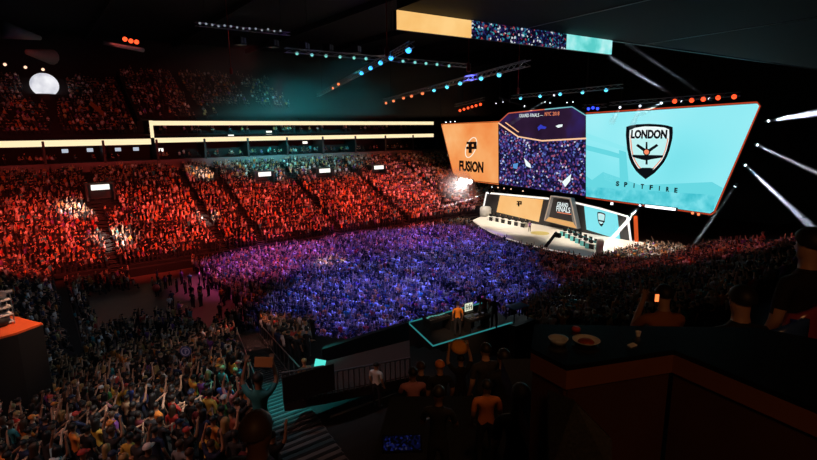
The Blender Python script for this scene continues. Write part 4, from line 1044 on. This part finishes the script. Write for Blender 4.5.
hero(521, 395, 5.6, 12.75, 'stand', 'black', 'dark', 'long', 'dark long haired person right of the burnt orange shirt', 0)
hero(438, 396, 6.4, 12.75, 'lean', 'black', 'dark', 'short', 'dark figure left of the burnt orange shirt at bottom centre', -.2)
hero(486, 350, 9.4, 11.6, 'stand', 'charcoal', 'dark', 'short', 'man in charcoal top standing close below the control platform', .3, wide=1.08)
hero(504, 357, 9.0, 11.4, 'stand', 'black', 'dark', 'short', 'broad man in black beside the charcoal top below the platform', .2, wide=1.08)
hero(461, 359, 11.2, 10.9, 'sign', 'black', 'dark', 'short', 'person in dark jersey lifting an orange disc overhead', .2)
p = WD(459.5, 346.5, 11.2); o = smooth(obj('orange_disc', lathe(BM(), [(.001, -.05), (.2, -.03), (.26, 0), (.15, .04), (.001, .07)], 16), mat('orange_foam', (.95, .42, .06, 1), .7))); o.location = p; o.scale = (.85,)*3; o.rotation_euler = (.55, .1, -.64); tag(o, 'orange domed disc held overhead below the control platform', 'disc')
hero(440, 366, 10.2, 11.0, 'stand', 'black', 'orange', 'cap', 'person wearing a bright orange cap below the control platform', .2)
hero(421, 367, 11, 10.6, 'stand', 'black', 'brown', 'short', 'person in black with brown hair by the right guard rail', .3)
hero(413, 373, 10.5, 10.7, 'clap', 'pink', 'dark', 'short', 'person in pale pink top beside the right guard rail', .1)
hero(376, 365, 14.4, 9.4, 'stand', 'white', 'dark', 'short', 'person in white top standing inside the dark entrance', -.5)
hero(305, 362, 14.4, 9.6, 'lean', 'tan', 'fair', 'short', 'person in tan top leaning behind the black rail panel', .6)
hero(258, 379, 11.5, ns_z(11.2), 'sign', 'teal', 'dark', 'short', 'person holding a blank cardboard sign overhead beside the stairs', .1)
p = WD(263.5, 362, 11.6); o = obj('cardboard_sign', box(BM(), (0, 0, 0), (.44, .02, .25)), M['card']); o.location = p; o.rotation_euler = (-.2, .06, -.6); tag(o, 'blank brown cardboard sign held up over the teal stairs', 'sign')
RSPX = 0
t = thing('round_sign', 'dark round sign with pale ring emblem held above the left crowd', 'sign', (0, 0, 1), (math.pi/2, 0, -.6))
round_sign = t
bm = BM(); lathe(bm, [(.26, -.01), (.26, .01)], 20); obj('board', bm, mat('sign_navy', (.08, .1, .3, 1), .6), t)
def ring_bm(r0, r1, z):
    bm = BM(); lathe(bm, [(r0, z), (r0, z+.015), (r1, z+.015), (r1, z)], 20); return bm
obj('ring', ring_bm(.15, .2, .008), mat('sign_lilac', (.5, .5, .75, 1), .6), t)
bm = BM(); box(bm, (0, 0, .015), (.06, .2, .02)); box(bm, (.04, .05, .015), (.1, .06, .02)); obj('mark', bm, bpy.data.materials['sign_lilac'], t)
OVER = [((195, 376), 'sign', (.85, .4, .06), 'dark', 'short', 'person in golden yellow jersey with arms overhead in the left crowd'),
        ((181, 360), 'sign', (.03, .04, .1), 'dark', 'short', 'person in navy holding the round ring sign overhead'),
        ((105, 393), 'stand', (.06, .3, .08), 'fair', 'short', 'fair haired person in bright green top in the lower left crowd'),
        ((82, 372), 'cheer', (.75, .72, .68), 'dark', 'short', 'person in white top with raised arms in the middle of the lower left crowd'),
        ((57, 345), 'cheer', (.8, .78, .75), 'brown', 'short', 'person in white waving both arms right of the orange platform'),
        ((90, 338), 'wave', (.8, .78, .75), 'fair', 'short', 'person in white reaching one arm up near the front of the left crowd'),
        ((160, 371), 'clap', (.8, .78, .75), 'dark', 'short', 'person in white clapping in the bright patch of the left crowd'),
        ((148, 375), 'cheer', (.8, .78, .75), 'dark', 'long', 'long haired person in white cheering in the bright patch of the left crowd'),
        ((120, 378), 'lean', (.7, .12, .1), 'dark', 'short', 'person in red top leaning forward in the left crowd'),
        ((40, 365), 'lean', (.65, .3, .32), 'dark', 'short', 'person in pink top below the orange topped platform'),
        ((70, 445), 'cheer', (.3, .5, .55), 'dark', 'long', 'long haired person in pale teal with raised arms at bottom left'),
        ((66, 410), 'stand', (.75, .7, .65), 'brown', 'short', 'person in white top standing at lower left, left of the green top'),
        ((236, 412), 'stand', (.4, .1, .06), 'dark', 'short', 'person in brick red shirt next to the stair foot'),
        ((262, 425), 'stand', (.3, .07, .05), 'dark', 'bun', 'person in dull red top with hair bun near the stair foot'),
        ((208, 395), 'hips', (.5, .35, .06), 'dark', 'short', 'person in mustard top left of the teal lit stairs'),
        ((218, 372), 'stand', (.05, .3, .3), 'fair', 'short', 'fair haired person in teal top beside the upper stairs')]
# things held up in the crowd
p = WD(323, 329, 44); o = smooth(obj('balloon', lathe(BM(), [(.01, -.5), (.2, -.4), (.34, 0), (.2, .4), (.01, .5)], 12), M['paper'])); o.location = p; tag(o, 'white oval balloon over the blue lit crowd above the stairs', 'balloon')
p = WD(351.5, 322, 42); o = obj('paper_sign', box(BM(), (0, 0, 0), (.8, .03, .5)), M['paper']); o.location = p; o.rotation_euler = (-.3, .1, -.6); tag(o, 'blank white paper sign held up in the blue lit crowd', 'sign')
p = WD(480, 281, 60); o = obj('orange_flag', slab(BM(), [(-.8, 0, -.2), (.5, 0, -.5), (.9, .1, 0), (-.2, .05, .5)], (0, .04, 0)), M['orange_top']); o.location = p; tag(fixnorm(o), 'orange flag waved in the blue lit crowd near the stage', 'flag')
p = WD(156, 288, 52); o = smooth(obj('balloon', lathe(BM(), [(.01, -.45), (.3, -.3), (.42, 0), (.3, .3), (.01, .45)], 12), mat('red_rubber', (.6, .05, .04, 1), .4))); o.location = p; tag(o, 'red round balloon left of the open reddish floor', 'balloon')
# ------------------------------------------------------------------ everyone else
SK = [(.62, .36, .24), (.5, .27, .17), (.3, .15, .09), (.14, .065, .035), (.66, .42, .3)]
HRS = [(.012, .009, .008), (.02, .014, .01), (.06, .03, .015), (.3, .2, .1)]
SHIRTS = [(.008, .008, .01)]*11+[(.03, .03, .035)]*4+[(.02, .03, .09)]*2+[(.8, .8, .8)]*4+[(.25, .25, .26)]*2+[(.7, .25, .05)]*2+[(.5, .05, .04), (.05, .3, .33), (.4, .3, .2), (.2, .06, .3), (.6, .5, .2)]
spots = []     # x, y, z, zone
def add_row(x0, x1, y, z, step, zone, fill=.92, skip=None):
    x = x0+random.uniform(0, .3)
    while x < x1:
        if random.random() < fill and not (skip and skip(x, y)):
            spots.append((x+random.uniform(-.08, .08), y+random.uniform(-.1, .1), z, zone))
        x += step*random.uniform(.92, 1.08)
def in_frame(x, y, z, mx=12):
    a = proj((x, y, z+1.5)); b = proj((x, y, z+.2))
    return -mx < a[0] < 817+mx and a[1] < 466 and b[1] > 0 and a[2] > 1
# far lower stand
for i in range(1, NF-1):
    y = FARY[i]+.5
    if 20 <= i <= 20: continue
    def sk(x, y):
        return any(abs(x-a) < .6 for a in AISLES) or (i in (18, 19, 21, 22) and any(abs(x-WY(px, py, 88.3).x) < 2.0 for px, py in ((264, 174), (324, 170.5), (378, 167.3)))) or (14 <= i <= 19 and abs(x-WY(100, 187, 85).x) < 2.2)
    add_row(-16, 84, y, FARZ[i], .54, 'far', .95, sk)
# floor
def floor_gap(x, y):
    return x < 15.5 and 41 < y or (abs(x-31) < .5 and y > 45) or (abs(y-56) < .4)
y = 28.2
yy = 28.5
while yy < 69.3:
    xmax = 73 if yy < 37 else min([76]+[q.x for q in fp if abs(q.y-yy) < 4]+[fp[0].x if yy > fp[0].y else 76])-1.0
    xmin = 15.5 if yy > 46 else (13 if yy > 41 else 14.4)
    add_row(xmin, xmax, yy, 0, .52, 'floor', .96, lambda x, y: abs(x-34) < .4 or abs(x-50) < .35)
    yy += .78
# dim crowd on the floor and in the end stand at the left
yy = 41.5
while yy < 69.0:
    add_row(1.6, 10.5 if yy < 51 else 3.0 if yy < 64 else 8, yy, 0, .55, 'left', .8)
    yy += .85
for i in range(1, 22):
    x0 = 1.5-.95*i; z = 1.0+.36*i; yv = 40.0
    while yv < 71:
        if random.random() < .92: spots.append((x0-.45+random.uniform(-.35, .35), yv+random.uniform(-.2, .2), z, 'end'))
        yv += .56
# loose people on the open floor
for k in range(34):
    spots.append((random.uniform(9.5, 15.4), random.uniform(42.5, 66), 0, 'loose'))
# near stand (left of the black entrance block)
BLOCK = [(312, 312, 412, 408), (404, 300, 530, 352), (286, 372, 412, 470), (528, 330, 830, 470), (250, 335, 268, 352), (0, 300, 44, 372)]
def blocked(x, y, z):
    a = proj((x, y, z+1.55))
    return any(b[0] < a[0] < b[2] and b[1] < a[1] < b[3] for b in BLOCK)
ROWS = {}
for i in range(0, 35):
    y = NY[i]-.5
    if y < 7.5: continue
    add_row(-9, 14 if y > 13 else 9, y, NZ[i], .56, 'near%02d' % i, .93, lambda x, y: abs(x-aisle_x(y)) < 1.15 or blocked(x, y, ns_z(y)) or (x > 7 and y < 22))
for i in range(0, 19):
    y = BY[i]-.5
    add_row(22.5, 78, y, BZ[i], .56, 'right%02d' % i, .85, lambda x, y: blocked(x, y, nb_z(y)) or abs(x-44) < .6 or abs(x-58) < .6)
# upper stands
for i in range(0, NU-1):
    add_row(-30, 15.2, UYL[i]+.55, UZL[i], .6, 'up', .8, lambda x, y: abs(x-4) < .8 or abs(x+8) < .8 or abs(x-WY(45, 92, 110).x) < 3.4 and y > 107)
    add_row(16.2, 46 if i > 4 else 30, UYR[i]+.55, UZR[i], .62, 'up', .62 if i > 3 else .4, lambda x, y: abs(x-26) < .8 or abs(x-38) < .8)
# suites
for k in range(120):
    spots.append((random.uniform(-18, 80), random.uniform(97.8, 99.5), 13.3, 'suite')); 
for k in range(60):
    spots.append((random.uniform(17, 80), random.uniform(98, 99.5), 17.75, 'suite'))
spots = [s for s in spots if in_frame(*s[:3]) and not (s[3].startswith('right') and proj((s[0], s[1], s[2]+1.7))[1] < 237+random.uniform(0, 5)-max(0, proj(s[:3])[0]-700)*.03)]
# the largest near ones are people of their own
near = [s for s in spots if s[3].startswith('near') or s[3].startswith('right')]
near.sort(key=lambda s: proj(s[:3])[2])
NEARN = 268
mine = near[:NEARN]; ids = set(id(s) for s in mine)
rest = [s for s in spots if id(s) not in ids]
rows = {}
for s in mine: rows.setdefault(s[3], []).append(s)
nearrows = sorted(rows, key=lambda r: (r[:4], -int(r[-2:])))
over = {}
for q in OVER:
    best = min((s for s in mine if id(s) not in over), key=lambda s: (proj((s[0], s[1], s[2]+1.62))[0]-q[0][0])**2+(proj((s[0], s[1], s[2]+1.62))[1]-q[0][1])**2+(0 if proj(s[:3])[2] < 24 else 400))
    over[id(best)] = q
    if 'ring sign' in q[5]: round_sign.location = Vector((best[0]+.1, best[1]+.14, best[2]+2.06))
def lab(top, pose, k, rn, side):
    return 'person in %s, %s, %s from left, %s row up, %s' % (top, POSEW[pose].replace('both ', ''), ordn(k), ordn(rn), side)
cnt = {}
for rn, r in enumerate(nearrows):
    lst = sorted(rows[r], key=lambda s: proj(s[:3])[0])
    side = 'near left crowd' if r.startswith('near') else 'right crowd'
    cnt[side] = cnt.get(side, 0)+1
    for k, s in enumerate(lst):
        x, y, z, _ = s
        if id(s) in over:
            q = over[id(s)]
            person((x, y, z), face_rot(66-x, 52-y), q[1], 'grey', q[3], q[4], q[5], 'audience in the '+side, 1.0, topcol=q[2]); continue
        pose = random.choices(['stand', 'cheer', 'clap', 'lean', 'wave', 'phone', 'hips', 'sitclap', 'sitcheer'], [6, 4, 5, 3, 3, 2, 2, 0, 0])[0]
        top = random.choices(list(TOPS), [30, 16, 10, 5, 4, 4, 3, 1, 3, 2, 3, 3, 3, 3, 2])[0]
        st = random.choices(['short', 'long', 'bun', 'cap'], [6, 3, 1, 2])[0]
        hc = random.choice(['dark', 'dark', 'dark', 'dark', 'brown', 'brown', 'fair']) if st != 'cap' else random.choice(['black', 'navy', 'white', 'orange', 'red'])
        person((x, y, z), face_rot(66-x, 52-y)+random.uniform(-.25, .25), pose, top, hc, st, lab(top, pose, k+1, cnt[side], side), 'audience in the '+side, random.uniform(.92, 1.05))
mass = []
for (x, y, z, zone) in rest:
    pi = random.choices(range(6), [5, 2.6, 3, 2, 0, 0] if zone in ('floor', 'far') else [4, 2, 3, 1.5, 2, 1])[0] if zone != 'loose' else 0
    if zone in ('up', 'suite', 'end'): pi = random.choice([4, 5, 4, 0, 5])
    fa = face_rot(66-x, 52-y)+random.uniform(-.4, .4) if zone != 'loose' else random.uniform(0, 6.28)
    if zone in ('floor',): fa = face_rot(70-x, 54-y)+random.uniform(-.5, .5)
    mass.append((x, y, z, fa, pi, random.uniform(.9, 1.07), random.choice(SHIRTS), random.choice(SK), random.choice(HRS)))
print('mass', len(mass), 'singles', len(mine))
o = build_mass('audience', mass, mm)
tag(o, 'packed audience filling the floor and the far and upper stands', 'audience', kind='stuff')
# ------------------------------------------------------------------ light
def spot(p, aim, col, power, ang, blend=.6, size=.4, name='stage_spot'):
    l = bpy.data.lights.new(name, 'SPOT'); l.energy = power; l.color = col; l.spot_size = math.radians(ang); l.spot_blend = blend; l.shadow_soft_size = size
    o = bpy.data.objects.new(name, l); COL.objects.link(o); o.location = p
    o.rotation_euler = (Vector(aim)-Vector(p)).to_track_quat('-Z', 'Y').to_euler(); return o
RED = (1, .085, .055)
for x in (-2, 12, 54):
    spot((x, 54, 27), (x-1, 77, 4), RED, 60000, 44, .8)
for x in (25, 39):
    spot((x, 60, 17), (x-.5, 78, 4), RED, 21000, 64, .8)
for x in (0, 20, 40, 60):
    spot((x, 50, 15), (x, 92, 10), RED, 16000, 40, .9)
spot((66, 54, 27), (64, 80, 5), (1, .2, .2), 42000, 44, .8)
for x, y in ((26, 62), (40, 62), (30, 48), (45, 48), (51, 59), (24, 40), (37, 37)):
    spot((x+3, y+6, 27), (x, y, 0), ((.12, .14, 1), (.3, .12, 1))[y > 55], 105000, 46, .8)
spot((20, 62, 27), (19, 60, 0), (1, .15, .5), 45000, 36, .8)
spot((30, 70, 27), (28, 66, 0), (1, .12, .3), 40000, 36, .8)
spot((14, 50, 27), (13.5, 50, 0), (1, .14, .22), 9000, 22, .8)
spot((2, 40, 30), (0, 52, 0), (.4, .55, .85), 2600, 50)
# white accents sweeping the stands
for px, py, y, e, a in ((90, 196, 80, 260000, 5), (122, 226, 74, 260000, 6), (212, 209, 77, 200000, 4), (206, 170, 90, 240000, 4), (330, 262, 56, 90000, 7), (432, 272, 50, 40000, 5)):
    tgt = WY(px, py, y); spot((tgt.x*.7+15, 52, 27), tgt, (1, .9, .75), e*.8, a*1.5, .8)
# near stand
spot((9, 12, 30), (5, 22, 7), (.5, .85, 1), 1900, 60)
spot((-8, 12, 26), (2, 18, 8), (1, .45, .36), 2600, 60)
spot(WD(155, 370, 14)+Vector((3, -6, 15)), WD(155, 372, 14.5), (1, .93, .85), 9000, 13, .7)
spot((44, 18, 21.5), (56, 25, 3), (1, .17, .2), 3200, 75)
tgt = Vector((aisle_x(17), 17, ns_z(17))); spot(tgt+Vector((3.0, 3, 12)), tgt, (.08, .95, .9), 6500, 32, .8)
tgt = Vector((aisle_x(33), 33, ns_z(33))); spot(tgt+Vector((2, -2, 14)), tgt, (1, .35, .25), 5500, 34)
tgt = WD(370, 368, 17); spot(tgt+Vector((0, 0, 9)), tgt, (1, .2, .15), 300, 40)
# stage
for k, (y, x) in enumerate(((66, 56), (57, 53), (46, 54), (38, 56))):
    spot((x, y, 25), (67.5, y-2, 1), (1, .86, .7), 40000, 34, .9)
# upper stands
for x in (-4, 12): spot((x, 70, 33), (x, 102, 22), (1, .13, .11), 3000, 50)
spot((28, 72, 33), (28, 105, 24), (1, .16, .13), 2600, 46)
spot((50, 76, 33), (48, 104, 21), (.1, .75, .85), 4500, 60)
# unseen warm fill added behind the camera for the counter, spots on orange things
wl = bpy.data.lights.new('warm_fill', 'AREA'); wl.energy = 30; wl.color = (1, .42, .15); wl.size = 1.2
wo = bpy.data.objects.new('warm_fill', wl); COL.objects.link(wo); wo.location = CAM-FW*2.2+RT*.8+UP*2.6; wo.rotation_euler = (WZ(650, 390, 16.3)-wo.location).to_track_quat('-Z', 'Y').to_euler()
spot(WD(40, 323, 20)+Vector((6, -2, 14)), WD(25, 323, 20), (1, .5, .3), 9000, 12)
spot(WD(457, 320, 23)+Vector((-6, -6, 10)), WD(457, 320, 23), (1, .55, .3), 4500, 12)
spot(WD(470, 385, 8)+Vector((-2, -3, 7)), WD(470, 375, 8.5), (1, .4, .15), 200, 40)
hz = BM()
def cone_of_haze(p, d, ang, L, r0=.18):
    d = d.normalized(); t_ = math.tan(math.radians(ang/2))*1.05
    tube(hz, [p, p+d*L], [r0, r0+t_*L], 12)
for p, d, col, ang, k, L in BEAMS:
    spot(p, p+d*10, col, 90000*k, ang, .35, .12, 'beam_spot'); cone_of_haze(p, d, ang, L)  # dense haze cone added along each beam to show its shaft
bp = WX(465.3, 181, 73.3); cone_of_haze(bp, WX(440, 200, 58)-bp, 50, 7, .8)  # added haze cone shaped as the blinder's flare
hz_beam = hz; hz = BM()
spot(bp, WX(436, 205, 58), (1, .95, .9), 16000, 60, 1, .5)
for px, py in ((297, 53.5), (312, 55), (326, 56), (340, 57), (354, 58), (366, 58.8), (403, 61.3), (426, 63.5)):
    p = onz(px, py, 27.0); d = Vector((.15, 1, -.3)); spot(p, p+d*10, (.05, .75, .8), 20000, 32, .9, .2, 'teal_spot')
box(hz, (49, 92, 25.6), (58, 44, 10))
m = bpy.data.materials.new('beam_haze'); m.use_nodes = True; nt = m.node_tree; nt.nodes.clear()
o_ = nt.nodes.new('ShaderNodeOutputMaterial'); v = nt.nodes.new('ShaderNodeVolumeScatter')
v.inputs['Density'].default_value = .11; v.inputs['Anisotropy'].default_value = 0; v.inputs['Color'].default_value = (.95, .97, 1, 1)
nt.links.new(v.outputs[0], o_.inputs['Volume'])
m2 = m.copy(); m2.node_tree.nodes['Volume Scatter'].inputs['Density'].default_value = .004; m2.name = 'thin_haze'
w = bpy.data.worlds.new('world'); SC.world = w; w.use_nodes = True
w.node_tree.nodes['Background'].inputs[0].default_value = (.02, .02, .03, 1); w.node_tree.nodes['Background'].inputs[1].default_value = .05
h = obj('haze', hz_beam, m); tag(h, 'pale haze cones shaped along the white lamp beams', 'haze', kind='stuff')
h = obj('haze', hz, m2); tag(h, 'thin teal haze under the far truss lamps', 'haze', kind='stuff')
# things that were built in place: put their empty at their base
bpy.context.view_layer.update()
for o in list(COL.objects):
    if o.type == 'EMPTY' and o.location.length < 1e-6 and o.children:
        pts = [Vector(c) for ch in o.children for c in ch.bound_box]
        b = Vector((sum(p.x for p in pts)/len(pts), sum(p.y for p in pts)/len(pts), min(p.z for p in pts)))
        o.location = b
        for ch in o.children: ch.location = -b
SC.view_settings.view_transform = 'Standard'; SC.view_settings.look = 'None'; SC.view_settings.exposure = 0; SC.view_settings.gamma = 1
SC.cycles.use_adaptive_sampling = False; SC.cycles.max_bounces = 4; SC.cycles.diffuse_bounces = 2; SC.cycles.glossy_bounces = 2; SC.cycles.volume_bounces = 0; SC.cycles.transparent_max_bounces = 48
